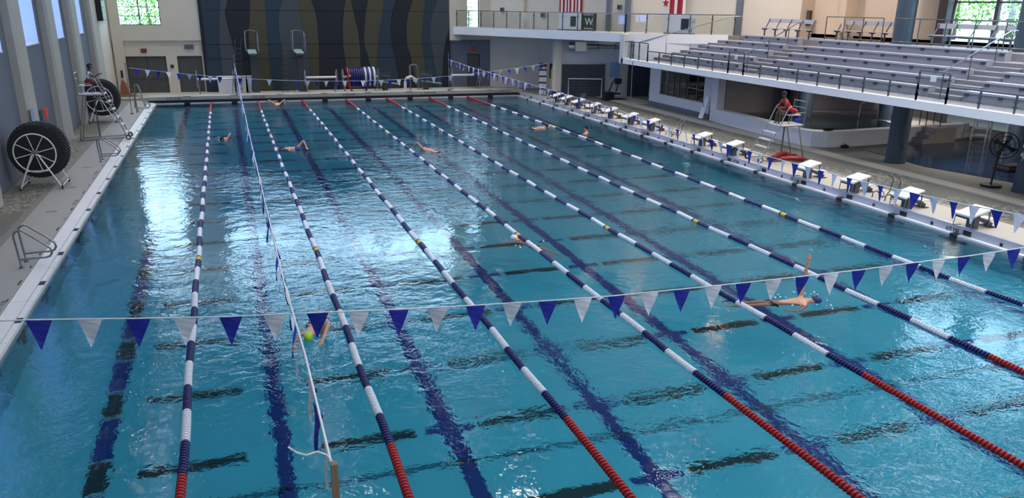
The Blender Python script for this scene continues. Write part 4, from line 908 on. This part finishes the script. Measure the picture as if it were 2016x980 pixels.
# ================================================================ SWIMMERS
def swimmer(label, loc, rz, skin, cap, arm='crawl', s=1.0):
    """lying in the water, head towards local +x; origin at the chest on the surface"""
    t = thing('swimmer', label, 'person', loc, rz)
    J = [(-.45, 0, -.12), (-.2, 0, -.08), (.05, 0, -.05), (.20, 0, -.02), (.32, 0, -.0), (.40, 0, .0)]
    Ed = [(0, 1), (1, 2), (2, 3), (3, 4), (4, 5)]; Rd = [(.13, .10), (.13, .10), (.17, .11), .055, .088, .085]
    for q in (-1, 1):
        a = len(J); J += [(-.55, q*.09, -.14), (-.95, q*.12, -.22-.05*q), (-1.35, q*.12, -.22+.06*q), (-1.50, q*.12, -.24)]; Ed += [(0, a), (a, a+1), (a+1, a+2), (a+2, a+3)]; Rd += [.085, .06, .04, .028]
        b = len(J)
        if arm == 'crawl':
            A = [(.1, q*.2, .0), (.26, q*.38, .28), (.56, q*.30, .06)] if q > 0 else [(.1, q*.2, -.06), (.35, q*.26, -.14), (.62, q*.22, -.10)]; dd = (.85, -.2*q, -.4)
        elif arm == 'back':
            A = [(.12, q*.2, .0), (.16, q*.24, .40), (.20, q*.25, .74)] if q > 0 else [(.1, q*.22, -.06), (-.1, q*.42, -.2), (-.25, q*.5, -.1)]; dd = (.05, .05, 1) if q > 0 else (-.7, 0, .3)
        elif arm == 'fly':
            A = [(.1, q*.2, .02), (.18, q*.45, .22), (.40, q*.62, .08)]; dd = (.6, .5*q, -.3)
        else:
            A = [(.1, q*.2, -.06), (.3, q*.36, -.12), (.5, q*.28, -.08)]; dd = (.9, -.1*q, 0)
        J += A; Ed += [(2, b), (b, b+1), (b+1, b+2)]; Rd += [.055, .042, .028]
        add_hand(J, Ed, Rd, b+2, dd, (0, 1, 0) if arm != 'back' else (1, 0, 0), .6)
    figure('body', skin, J, Ed, Rd, t)
    figure('swimwear', 'shorts_black', [(-.38, 0, -.11), (-.5, .07, -.13), (-.68, .10, -.16), (-.5, -.07, -.13), (-.68, -.10, -.16)], [(0, 1), (1, 2), (0, 3), (3, 4)], [(.14, .11), .1, .085, .1, .085], t, 1)
    c = Vector((.36, 0, .01)); mb = MB().ball((.38, 0, .025), .105, 14, (1.12, .86, .92)); mb.build('swim_cap', cap, t)
    up = 1 if arm == 'back' else -1
    MB().ball((.34, 0, .02+.10*up), .016, 8).build('nose', skin, t)
    for q in (-1, 1): MB().ball((.37, q*.034, .02+.088*up), .016, 8).build('goggle', 'black_rubber', t)
    # splash around the arms
    R = random.Random(int(abs(loc[0]*10+loc[1]))); mb = MB()
    for k in range(26):
        r = R.uniform(.010, .026); mb.ball((R.uniform(-.5, .6), R.uniform(-.5, .5), R.uniform(.0, .05)), r, 5, (1, 1, .6))
    mb.build('splash', 'foam', t, kind='stuff'); t.scale = (s, s, s); return t
swimmer('backstroke swimmer with one arm raised straight up in the right lanes', (15.35, 8.55, .02), -.35, 'skin_light', 'cap_blue', 'back', 1.05)
swimmer('swimmer in a green cap doing crawl in the second lane near the pennants', (5.35, 9.75, .02), -PI/2-.25, 'skin_light', 'cap_green', 'crawl')
swimmer('crawl swimmer with a bent arm lifted in the middle far lanes', (12.15, 29.5, .04), PI/2+.5, 'skin_light', 'cap_blue', 'crawl', 1.1)
swimmer('butterfly swimmer with both arms out in the far second lane', (7.0, 48.1, .06), PI/2, 'skin_light', 'hair_dark', 'fly', 1.0)
swimmer('swimmer half way up the lane left of the lengthwise pennants', (3.9, 34.8, .05), -PI/2-.3, 'skin_light', 'hair_dark', 'crawl')
swimmer('swimmer right of the lengthwise pennants with a raised elbow', (6.6, 31.3, .05), -PI/2+.5, 'skin_light', 'cap_blue', 'crawl', 1.1)
swimmer('swimmer resting low in the water in the far right lanes', (19.0, 34.6, .05), .2, 'skin_light', 'hair_dark', 'glide')
swimmer('swimmer with a pale cap splashing in the middle of the pool', (11.3, 14.75, -.03), 1.9, 'skin_light', 'white_plastic', 'glide')
t = thing('swimmer', 'dark haired swimmer upright with head above water in the rightmost lane', 'person', (20.6, 32.4, 0), 2.6)
J = [(0, 0, -.45), (0, 0, -.2), (0, 0, .0), (0, 0, .10), (.02, 0, .2), (.03, 0, .28)]; Ed = [(k, k+1) for k in range(5)]; Rd = [(.13, .1), (.14, .11), (.17, .11), .06, .09, .085]
for q in (-1, 1):
    a = len(J); J += [(0, q*.2, 0), (.2, q*.4, -.06), (.45, q*.35, -.03)]; Ed += [(2, a), (a, a+1), (a+1, a+2)]; Rd += [.055, .042, .028]; add_hand(J, Ed, Rd, a+2, (1, 0, 0), (0, 1, 0))
    a = len(J); J += [(0, q*.1, -.5), (.1, q*.12, -.9), (-.1, q*.12, -1.2)]; Ed += [(0, a), (a, a+1), (a+1, a+2)]; Rd += [.085, .06, .04]
figure('body', 'skin_light', J, Ed, Rd, t); head(t, (.03, 0, .25), (1, 0, 0), 'skin_light', 'hair_dark')

# ================================================================ FAR END EQUIPMENT
def roller(label, x0, x1, y, z0=.27, R=.52, drum=.07, hz=1.02):
    t = thing('storage_reel', label, 'reel', (0, y, z0), group='storage reels on the far deck')
    MB().cyl((x0, 0, hz), (x1, 0, hz), drum, 14).build('drum', 'white_plastic', t)
    for x in (x0, x1):
        MB().ring((x, 0, hz), (1, 0, 0), R, .02, 28, 6).build('wheel_rim', 'steel', t)
        for k in range(4): MB().cyl((x, -R*math.cos(k*PI/4), hz-R*math.sin(k*PI/4)), (x, R*math.cos(k*PI/4), hz+R*math.sin(k*PI/4)), .012, 5).build('spoke', 'steel', t)
        s = .12 if x == x0 else -.12
        for dy in (-.42, .42): MB().tube([(x+s*.2, dy*.2, hz), (x+s, dy, .05)], .024, 6).build('stand_leg', 'steel', t)
        for dy in (-.42, .42): MB().cyl((x+s-.02, dy, .05), (x+s+.02, dy, .05), .05, 10).build('castor', 'black_rubber', t)
        MB().cyl((x+s, -.42, .1), (x+s, .42, .1), .02, 6).build('foot_bar', 'steel', t)
    return t
roller('empty storage reel with white drum in front of the right pair of far doors', 2.48, 4.65, 51.62)
roller('empty storage reel with white drum between the tall diving board and the wound reel', 9.05, 11.05, 51.62)
roller('empty storage reel with white drum before the single far door', 18.72, 20.75, 51.62)
t = roller('storage reel wound with navy, white and red lane rope', 11.45, 13.75, 51.62)
R = random.Random(3)
for k in range(13):
    x = 11.75+k*.143; m = {0: 'rope_red', 8: 'rope_white', 10: 'rope_white', 12: 'rope_white'}.get(k, 'rope_blue'); rr = .56-.01*(k % 3); mb = MB()
    n = 26; mb.ring((x, 0, 1.02), (1, .0, 0), rr, .075, n, 8); mb.build('rope_coil', m, t)
    MB().ring((x+.03, 0, 1.02), (1, 0, 0), rr-.14, .08, 20, 6).build('rope_coil', 'rope_blue', t)
MB().tube([(11.8, -.5, .7), (11.85, -.5, .35), (12.0, -.52, .08), (12.15, -.55, .06)], .06, 8).build('rope_end', 'rope_red', t); MB().tube([(12.95, -.5, .7), (12.95, -.5, .35), (12.8, -.52, .08)], .06, 8).build('rope_end', 'rope_blue', t)
MB().cyl((11.78, -.60, 1.15), (11.9, -.62, 1.1), .06, 10).build('yellow_float', 'rope_yellow', t)
# white bins
for i, (x0, x1) in enumerate(((3.66, 4.72), (4.80, 5.42), (5.5, 5.78))):
    t = thing('storage_bin', ['white plastic storage bin under the storage reel', 'white plastic storage bin, middle of three by the diving tower', 'small two piece white storage bin beside the diving tower'][i], 'bin', (0, 53.6, .27), group='white bins on the far deck')
    MB().add([(x0+.04, -.35, 0), (x1-.03, -.35, 0), (x1-.03, .35, 0), (x0+.04, .35, 0), (x0, -.4, .95), (x1, -.4, .95), (x1, .4, .95), (x0, .4, .95)], [(3, 2, 1, 0), (0, 1, 5, 4), (1, 2, 6, 5), (2, 3, 7, 6), (3, 0, 4, 7), (4, 5, 6, 7)]).build('bin_body', 'white_plastic', t)
    B(x0-.02, x1+.02, -.42, .42, .95, 1.02).build('lid', 'white_plastic', t)
# diving boards
def high_board(label, x, skew=0):
    t = thing('diving_board', label, 'diving board', (x, 0, .27), group='diving boards at the far end')
    MB().prism_axis([(51.5, 2.50), (54.0, 2.60), (54.0, 2.66), (51.5, 2.56)], -.26, .26, 0).build('board', 'board_green', t); B(-.2, .2, 51.6, 52.3, 2.38, 2.50).build('board_nose_bracket', 'steel_dark', t)
    B(-.16, .30, 52.2, 52.9, 0, 2.5).build('tower_pillar', 'door_frame', t); B(-.4, .42, 52.1, 53.2, 0, .1).build('tower_base', 'concrete', t)
    for s in (-.36, .40):
        MB().tube([(s, 52.0, 2.55), (s, 51.9, 3.55), (s*.9, 52.2, 3.8), (s*.9, 53.4, 3.8), (s, 53.9, 3.3), (s, 53.95, 2.6)], .024, 6).build('guard_rail', 'steel', t)
        MB().cyl((s, 51.95, 3.05), (s, 53.95, 3.05), .018, 6).build('mid_rail', 'steel', t); MB().cyl((s, 52.9, 2.6), (s, 52.9, 3.8), .018, 6).build('rail_post', 'steel', t)
    MB().tube([(-.36, 53.4, 3.8), (0, 53.4, 3.88), (.40, 53.4, 3.8)], .02, 6).build('top_hoop', 'steel', t)
    for s in (-.62, -.98): MB().tube([(s+.05, 52.6, 3.45), (s-.0, 52.6, 3.2), (s-.22, 52.6, .05)], .02, 6).build('ladder_rail', 'steel_dark', t)
    for k in range(9): z = .3+k*.31; q = -.22*(1-z/3.2); B(-.96+q, -.62+q, 52.55, 52.68, z-.012, z+.012).build('rung', 'steel_dark', t)
    return t
high_board('left high diving board on a dark tower with steel hoop rails', 5.95); high_board('right high diving board on a dark tower with steel hoop rails', 8.85)
def low_board(label, x):
    t = thing('diving_board', label, 'diving board', (x, 0, .27), group='diving boards at the far end')
    MB().prism_axis([(-.55, .62), (.75, .44), (.75, .50), (-.55, .68)], 51.7, 52.2, 1).build('board', 'board_green', t)
    B(-.45, -.15, 51.75, 52.15, 0, .56).build('pedestal', 'door_frame', t); B(-.55, .0, 51.65, 52.25, 0, .05).build('base', 'steel_dark', t)
    for yy in (51.6, 52.3):
        for k in range(3): MB().tube([(-.62+k*.3, yy, 0), (-.62+k*.3, yy, 1.15), (-.5+k*.3, yy, 1.25)], .02, 6).build('rail_post', 'steel_dark', t)
        MB().cyl((-.62, yy, 1.1), (.1, yy, 1.0), .02, 6).build('hand_rail', 'steel_dark', t); MB().cyl((-.62, yy, .6), (.1, yy, .6), .016, 6).build('mid_rail', 'steel_dark', t)
    return t
low_board('left low springboard with dark pedestal and rails', 14.55); low_board('right low springboard with dark pedestal and rails', 17.35)
t = thing('grab_hoops', 'pale curved grab hoops between the two low springboards', 'handrail', (15.95, 51.6, .27))
for y in (0, .5): MB().tube([(-.35, y, 0), (-.33, y, .55), (-.2, y, .88), (.1, y, 1.0), (.3, y, .85), (.32, y, .6)], .045, 8).build('hoop', 'white_plastic', t)
for y in (.9, 1.3): MB().tube([(.2, y, 0), (.2, y, 1.6), (.35, y, 1.68), (.6, y, 1.68), (.72, y, 1.5), (.72, y, 0)], .022, 6).build('tall_rail', 'steel', t)
t = thing('net_heap', 'folded rust coloured net stand beside the far left corner', 'net', (-1.85, 52.3, .27))
MB().prism_axis([(-.25, 0), (.45, 0), (.3, .25), (.15, .8), (-.05, 1.0)], -.1, .3, 1).build('net', 'net_orange', t); B(-.3, .7, -.25, .45, 0, .12).build('base_board', 'tan_pole', t)
MB().tube([(-.3, -.25, .12), (.0, 0, 1.05), (.6, .4, .12)], .02, 6).build('frame_bar', 'tan_pole', t)
t = thing('step_rails', 'pair of steel hand rails standing on the far left deck', 'handrail', (-.8, 47.2, .13))
for y in (0, .45): MB().tube([(-.05, y, 0), (.05, y, 1.2), (.15, y, 1.28), (.25, y, 1.2), (.5, y, 0)], .024, 6).build('rail', 'steel', t)

# ================================================================ RIGHT FAR CORNER
t = thing('water_polo_goal', 'white framed goal with grey net in front of the shutter', 'goal', (0, 0, .29))
GA, GB = (25.35, 46.0), (26.35, 45.3)
MB().tube([(25.1, 46.05, 0), (25.1, 46.05, 1.12), (27.1, 45.3, 1.12), (27.1, 45.3, 0)], .04, 8).build('goal_frame', 'white_plastic', t)
mb = MB()
for k in range(13): x = 25.1+k*2.0/12; y = 46.05-.75*k/12; mb.cyl((x, y, 1.1), (x+.1, y+.22, .02), .006, 4)
for k in range(7): z = 1.1-k*.18; o_ = .1*(1-z/1.1); mb.cyl((25.1+o_, 46.05+o_*2.2, z), (27.1+o_, 45.3+o_*2.2, z), .006, 4)
mb.build('net', 'net_grey', t, kind='stuff'); MB().tube([(26.9, 45.5, 1.0), (26.3, 45.9, .6), (25.7, 46.1, .05)], .02, 6).build('stay_bar', 'steel_dark', t)
t = thing('backboard_stack', 'stack of white backboards with dark straps leaning at the corner pier', 'rescue board', (24.05, 48.0, .29), -.4)
for k in range(3): MB().prism_axis([(-.22, 0), (.22, 0), (.24, 1.3), (.12, 1.75), (-.12, 1.75), (-.24, 1.3)], -.2+k*.07, -.15+k*.07, 1).build('board', 'white_plastic', t)
for z in (.3, .7, 1.1, 1.5): B(-.26, .26, -.23, -.19, z, z+.09).build('strap', 'black_rubber', t)
B(-.24, .24, -.25, .05, 1.75, 1.98).build('red_head_block', 'shorts_red', t)
t = thing('yellow_jacket', 'dull yellow coat hanging beside the backboards', 'coat', (24.6, 47.6, .29)); MB().tube([(0, 0, 1.85), (0, 0, 1.5), (.02, 0, .6), (.03, 0, .3)], [.04, .14, .15, .1], 8).build('cloth', 'rope_yellow', t); MB().cyl((0, 0, 0), (0, 0, .35), .03, 6).build('stand', 'steel_dark', t)
t = thing('floor_box', 'small black box on the deck left of the shutter', 'box', (24.0, 45.2, .29)); B(-.2, .2, -.2, .2, 0, .42).build('case', 'black_rubber', t); B(-.15, .15, -.22, -.2, .1, .32).build('front_panel', 'frame_dark', t)
t = thing('pool_lift', 'black folded pool lift seat on a dark mat beside the shutter', 'lift', (26.95, 43.9, .29))
B(-.45, 1.1, -.5, .4, -.005, .03).build('mat', 'black_soft', t); B(-.3, .3, -.25, .25, .03, .45).build('base_unit', 'black_rubber', t)
MB().tube([(0, 0, .4), (.25, 0, 1.0), (.45, 0, 1.25), (.75, 0, 1.2)], .05, 8).build('mast', 'black_rubber', t); MB().tube([(.7, 0, 1.2), (.6, 0, .7), (.5, 0, .35)], .035, 6).build('arm', 'black_rubber', t); B(.35, .75, -.2, .2, .3, .38).build('seat', 'black_rubber', t); B(.62, .82, -.12, .12, .95, 1.25).build('control_head', 'black_rubber', t)
t = thing('wall_speaker', 'tall narrow dark speaker on the cream wall above the platform bench', 'speaker', (33.9, 34.1, 4.95)); B(-.1, .0, -.16, .16, 0, .75).build('case', 'frame_dark', t); B(-.12, -.1, -.12, .12, .05, .7).build('grille', 'steel_dark', t)
t = thing('vacuum_pole', 'black headed cleaning pole leaning on the white wall', 'pole', (27.9, 44.9, .29)); MB().cyl((0, 0, 0), (.18, .25, 1.0), .015, 6).build('shaft', 'steel_dark', t); B(.05, .3, .15, .3, .8, 1.1).build('head', 'black_rubber', t)
t = thing('leaning_sign', 'white board with dark lettering leaning at the end of the store room', 'sign', (28.0, 33.9, .30), 0)
q = Matrix.Rotation(-.35, 4, 'Y')
brd = B(-.02, .02, -.15, .25, 0, 1.15).build('board', 'white_plastic', t, (-.25, 0, .02), (0, .30, 0)); text('lettering', 'SWIM MEET', .17, 'number_ink', t, (-.10, .05, .55), (0, -PI/2+.30, PI), .004)
t = thing('leaning_poles', 'bundle of brown poles and a red rescue ring beside the store room', 'pole bundle', (28.15, 33.35, .3))
for k in range(4): MB().cyl((-.1, .05+k*.09, 0), (.1, .1+k*.1, 1.9+.1*(k % 2)), .022, 6).build('pole', ('tan_pole', 'frame_dark')[k % 2], t)
MB().ball((-.02, .15, 1.55), .17, 10, (.5, 1, 1)).build('red_bag', 'shorts_red', t)

# ================================================================ SPA AND LEISURE POOL UNDER THE BLEACHERS
mb = MB(); out = [(27.9, 32.9), (27.55, 25.2), (27.7, 24.7), (28.2, 24.35), (29, 24.25), (36.5, 25.0)]; inn = [(28.35, 32.9), (28.0, 25.6), (28.1, 25.2), (28.5, 24.9), (29.1, 24.75), (36.5, 25.5)]
mb.prism(out+inn[::-1], .2, .92); struct('trim_60', mb, 'white_paint', label='low white curved wall of the spa')
struct('floor_spa', MB().prism(inn+[(38, 32.9)], .3, .70), 'spa_wall')
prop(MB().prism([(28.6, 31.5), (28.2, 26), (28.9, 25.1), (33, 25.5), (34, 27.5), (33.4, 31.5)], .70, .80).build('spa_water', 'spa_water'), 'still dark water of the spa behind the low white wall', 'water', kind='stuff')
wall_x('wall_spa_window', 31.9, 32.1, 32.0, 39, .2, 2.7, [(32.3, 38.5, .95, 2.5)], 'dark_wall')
struct('wall_spa_back', MB().prism([(32.0, 32.1), (39.5, 29.8), (39.5, 30.1), (32.0, 32.4)], .2, 2.7), 'spa_wall')
struct('trim_61', MB().prism([(31.6, 31.8), (39.5, 29.3), (39.5, 29.8), (31.6, 32.2)], .3, .9), 'spa_wall')
wd = thing('window_21', 'wide dark interior window behind the spa', 'window', (32.0, 0, 0)); del wd['category']; wd['kind'] = 'structure'
frame_rect('window_frame', 'frame_dark', wd, 0, 0, 32.35, 38.45, 1.0, 2.45, .05, .12)
for a, b in ((32.35, 34.4), (34.4, 36.4), (36.4, 38.45)): B(-.005, .005, a, b, 1.0, 2.45).build('pane', 'glass_dark', wd); B(-.03, .03, b-.03, b+.03, 1.0, 2.45).build('mullion', 'frame_dark', wd)
t = thing('swim_bag', 'black swim bag lying on the spa rim', 'bag', (28.55, 24.75, .92)); MB().ball((0, 0, .06), .18, 12, (1.5, .8, .45)).build('bag_body', 'black_soft', t); MB().tube([(.2, .1, .04), (.45, .2, .03), (.55, .18, .12)], .015, 5).build('strap', 'black_soft', t)
t = thing('floor_drain', 'black lump of gear at the foot of the spa wall', 'bag', (28.9, 24.0, .27)); MB().ball((0, 0, .07), .15, 10, (1.4, 1, .5)).build('bag_body', 'black_soft', t); MB().tube([(-.1, 0, .12), (0, .05, .2), (.1, 0, .12)], .012, 5).build('strap', 'black_soft', t)
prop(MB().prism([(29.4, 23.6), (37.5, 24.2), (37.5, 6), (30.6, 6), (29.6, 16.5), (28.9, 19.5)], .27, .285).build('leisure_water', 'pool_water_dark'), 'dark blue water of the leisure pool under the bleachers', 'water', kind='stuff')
t = thing('spa_steps', 'pale steps with rails leading into the spa behind the column', 'steps', (33.2, 24.9, .27))
for k in range(3): B(-.2+k*.3, 1.6, -.9, -.1+k*.05, .0+k*.22, .22+k*.22).build('step', 'spa_wall', t)
for x in (.1, .9): MB().tube([(x, -.6, .4), (x+.1, -.5, 1.2), (x+.4, -.1, 1.5), (x+.5, .3, 1.45), (x+.5, .3, .6)], .024, 6).build('rail', 'steel_dark', t)
t = thing('ramp_railing', 'steel sloping rail against the cream wall behind the column', 'handrail', (34.4, 29.0, .27)); MB().tube([(-1.0, -.3, .6), (-1.0, -.3, 1.2), (.6, -.2, 1.9), (1.4, -.2, 1.95), (1.5, -.2, .5)], .03, 6).build('rail', 'steel', t); MB().cyl((.2, -.22, .5), (.2, -.22, 1.75), .02, 6).build('post', 'steel', t)
for i, y in enumerate((24.2, 22.6)):
    t = thing('deck_chair_stack', ['white slatted rack left of the inner column', 'white slatted rack right of the inner column'][i], 'rack', (36.4+i*.2, y, .285), .5)
    for s in (-.3, .3):
        MB().bar((-.25, s, 0), (-.05, s, 1.55), .05).build('side_post', 'white_plastic', t); MB().bar((.4, s, 0), (.35, s, 1.45), .05).build('side_post', 'white_plastic', t)
    for k in range(5): B(-.15, .4, -.3, .3, .2+k*.3, .235+k*.3).build('shelf_slat', 'white_plastic', t)
t = thing('floor_fan', 'black pedestal fan on a round base beside the right column', 'fan', (28.35, 15.95, .295))
MB().cyl((0, 0, 0), (0, 0, .05), .33, 24).build('base', 'black_rubber', t); MB().cyl((0, 0, .05), (.08, 0, 1.2), .03, 10).build('pole', 'black_rubber', t)
c = Vector((.15, -.1, 1.35)); ax = Vector((-.8, -.6, .1)).normalized()
for r, o_ in ((.42, 0), (.30, .07), (.42, .14), (.15, .1)): MB().ring(c+ax*o_, ax, r, .012, 30, 5).build('guard_ring', 'black_rubber', t)
u = ax.orthogonal().normalized(); v = ax.cross(u)
for k in range(12): d_ = u*math.cos(k*PI/6)+v*math.sin(k*PI/6); MB().tube([c+ax*.14+d_*.05, c+ax*.15+d_*.3, c+ax*.07+d_*.42], .006, 4).build('guard_wire', 'black_rubber', t)
for k in range(4):
    d_ = u*math.cos(k*PI/2)+v*math.sin(k*PI/2); e2 = v*math.cos(k*PI/2)-u*math.sin(k*PI/2); MB().add([c+ax*.04+d_*.05, c+ax*.10+d_*.34+e2*.02, c+ax*.04+d_*.36+e2*.18, c+ax*.02+d_*.06+e2*.07, c+ax*.03+d_*.05, c+ax*.09+d_*.34+e2*.02, c+ax*.03+d_*.36+e2*.18, c+ax*.01+d_*.06+e2*.07], [(0, 1, 2, 3), (7, 6, 5, 4), (0, 4, 5, 1), (1, 5, 6, 2), (2, 6, 7, 3), (3, 7, 4, 0)]).build('blade', 'frame_dark', t)
MB().cyl(c-ax*.12, c+ax*.1, .09, 14).build('motor', 'black_rubber', t)
t = thing('column_floats', 'string of white float balls hanging down the right column', 'floats', (28.33, 14.95, 1.3))
for k in range(4): MB().ball((-.02+.03*(k % 2), .0, .2+k*.28), .075, 10, (.9, .9, .9)).build('float_ball', 'white_plastic', t); MB().ball((-.04, -.1, .12+k*.28), .05, 8).build('float_ball', 'white_plastic', t)
MB().cyl((0, 0, .0), (0, 0, 1.3), .008, 5).build('string', 'line_white', t)
t = thing('tube_rack', 'dark kick boards stacked on a low ledge around the pool column', 'kick boards', (31.3, 18.2, .285))
for k in range(3): B(-.3+k*.03, .6, -.5, .2, .02+k*.07, .08+k*.07).build('board', ('black_rubber', 'mat_a', 'black_rubber')[k], t)

for i, (x, y) in enumerate(((29.5, 38), (30, 27.5), (35, 27.5), (30.5, 19), (35, 19), (30.5, 11), (35, 11))):
    t = thing('slab_fill', 'added round fill light under the bleacher slab', 'lamp', (x, y, 2.62), group='fill lights added under the bleachers'); MB().lathe((0, 0, 0), [(0, .08), (.2, .08), (.2, 0), (.17, 0)], 16).build('trim_ring', 'white_plastic', t)
    l_ = area('slab_fill_light', (0, 0, -.01), (.3, .3), 60 if x < 32 else 70, (1, .92, .82), (0, 0, -1)); l_.parent = t  # ring and light added to brighten the dark space under the slab
# ================================================================ OUTSIDE
struct('floor_ground_outside', B(-40, 90, 54.7, 140, 1.2, 1.5), 'grass'); struct('floor_terrace_outside', B(41.2, 110, -40, 54.6, 3.0, 3.4), 'grass')
def tree(label, x, y, z, h, r, m, seed):
    R = random.Random(seed); t = thing('garden_tree', label, 'tree', (x, y, z), group='trees outside the windows')
    MB().tube([(0, 0, -.05), (.1, .1, h*.4), (.0, .0, h*.75)], [r*.09, r*.06, r*.03], 8).build('trunk', 'bark', t)
    for c_ in range(2):
        mb = MB()
        for k in range(1300):
            while True:
                p_ = Vector((R.uniform(-1, 1), R.uniform(-1, 1), R.uniform(-1, 1)))
                if .3 < p_.length < 1: break
            p_ = Vector((p_.x*r, p_.y*r, h*.58+p_.z*h*.45)); s_ = R.uniform(.06, .14); n_ = Vector((R.uniform(-1, 1), R.uniform(-1, 1), R.uniform(-.3, 1))).normalized(); a_ = n_.orthogonal().normalized(); b_ = n_.cross(a_)
            mb.add([p_-a_*s_, p_+b_*s_*.6, p_+a_*s_, p_-b_*s_*.6], [(0, 1, 2, 3)])
        mb.build('crown', (m, 'foliage')[c_], t)
sidx = 0
for i, (x, y) in enumerate(((-6.5, 66), (-1.2, 69.5), (3.8, 66.5), (9.5, 70), (22, 66), (27.5, 67))):
    tree('leafy tree behind the far left window' if x < 10 else 'leafy tree behind the narrow far window', x, y, 1.5, 6.2, 2.3, ('foliage', 'foliage_dark')[i % 2], i)
for i, (x, y) in enumerate(((44, 27.5), (46.5, 33), (44.5, 38.5), (50, 29), (50.5, 41), (45, 21.5), (55, 35))):
    tree('leafy tree behind the arched windows', x, y, 3.4, 7.0, 2.6, ('foliage', 'foliage_dark')[i % 2], 20+i)
sun = bpy.data.lights.new('sun', 'SUN'); sun.energy = 4; sun.angle = .02; so = bpy.data.objects.new('sun', sun); COL.objects.link(so); so.rotation_euler = (math.radians(20), math.radians(12), 0)
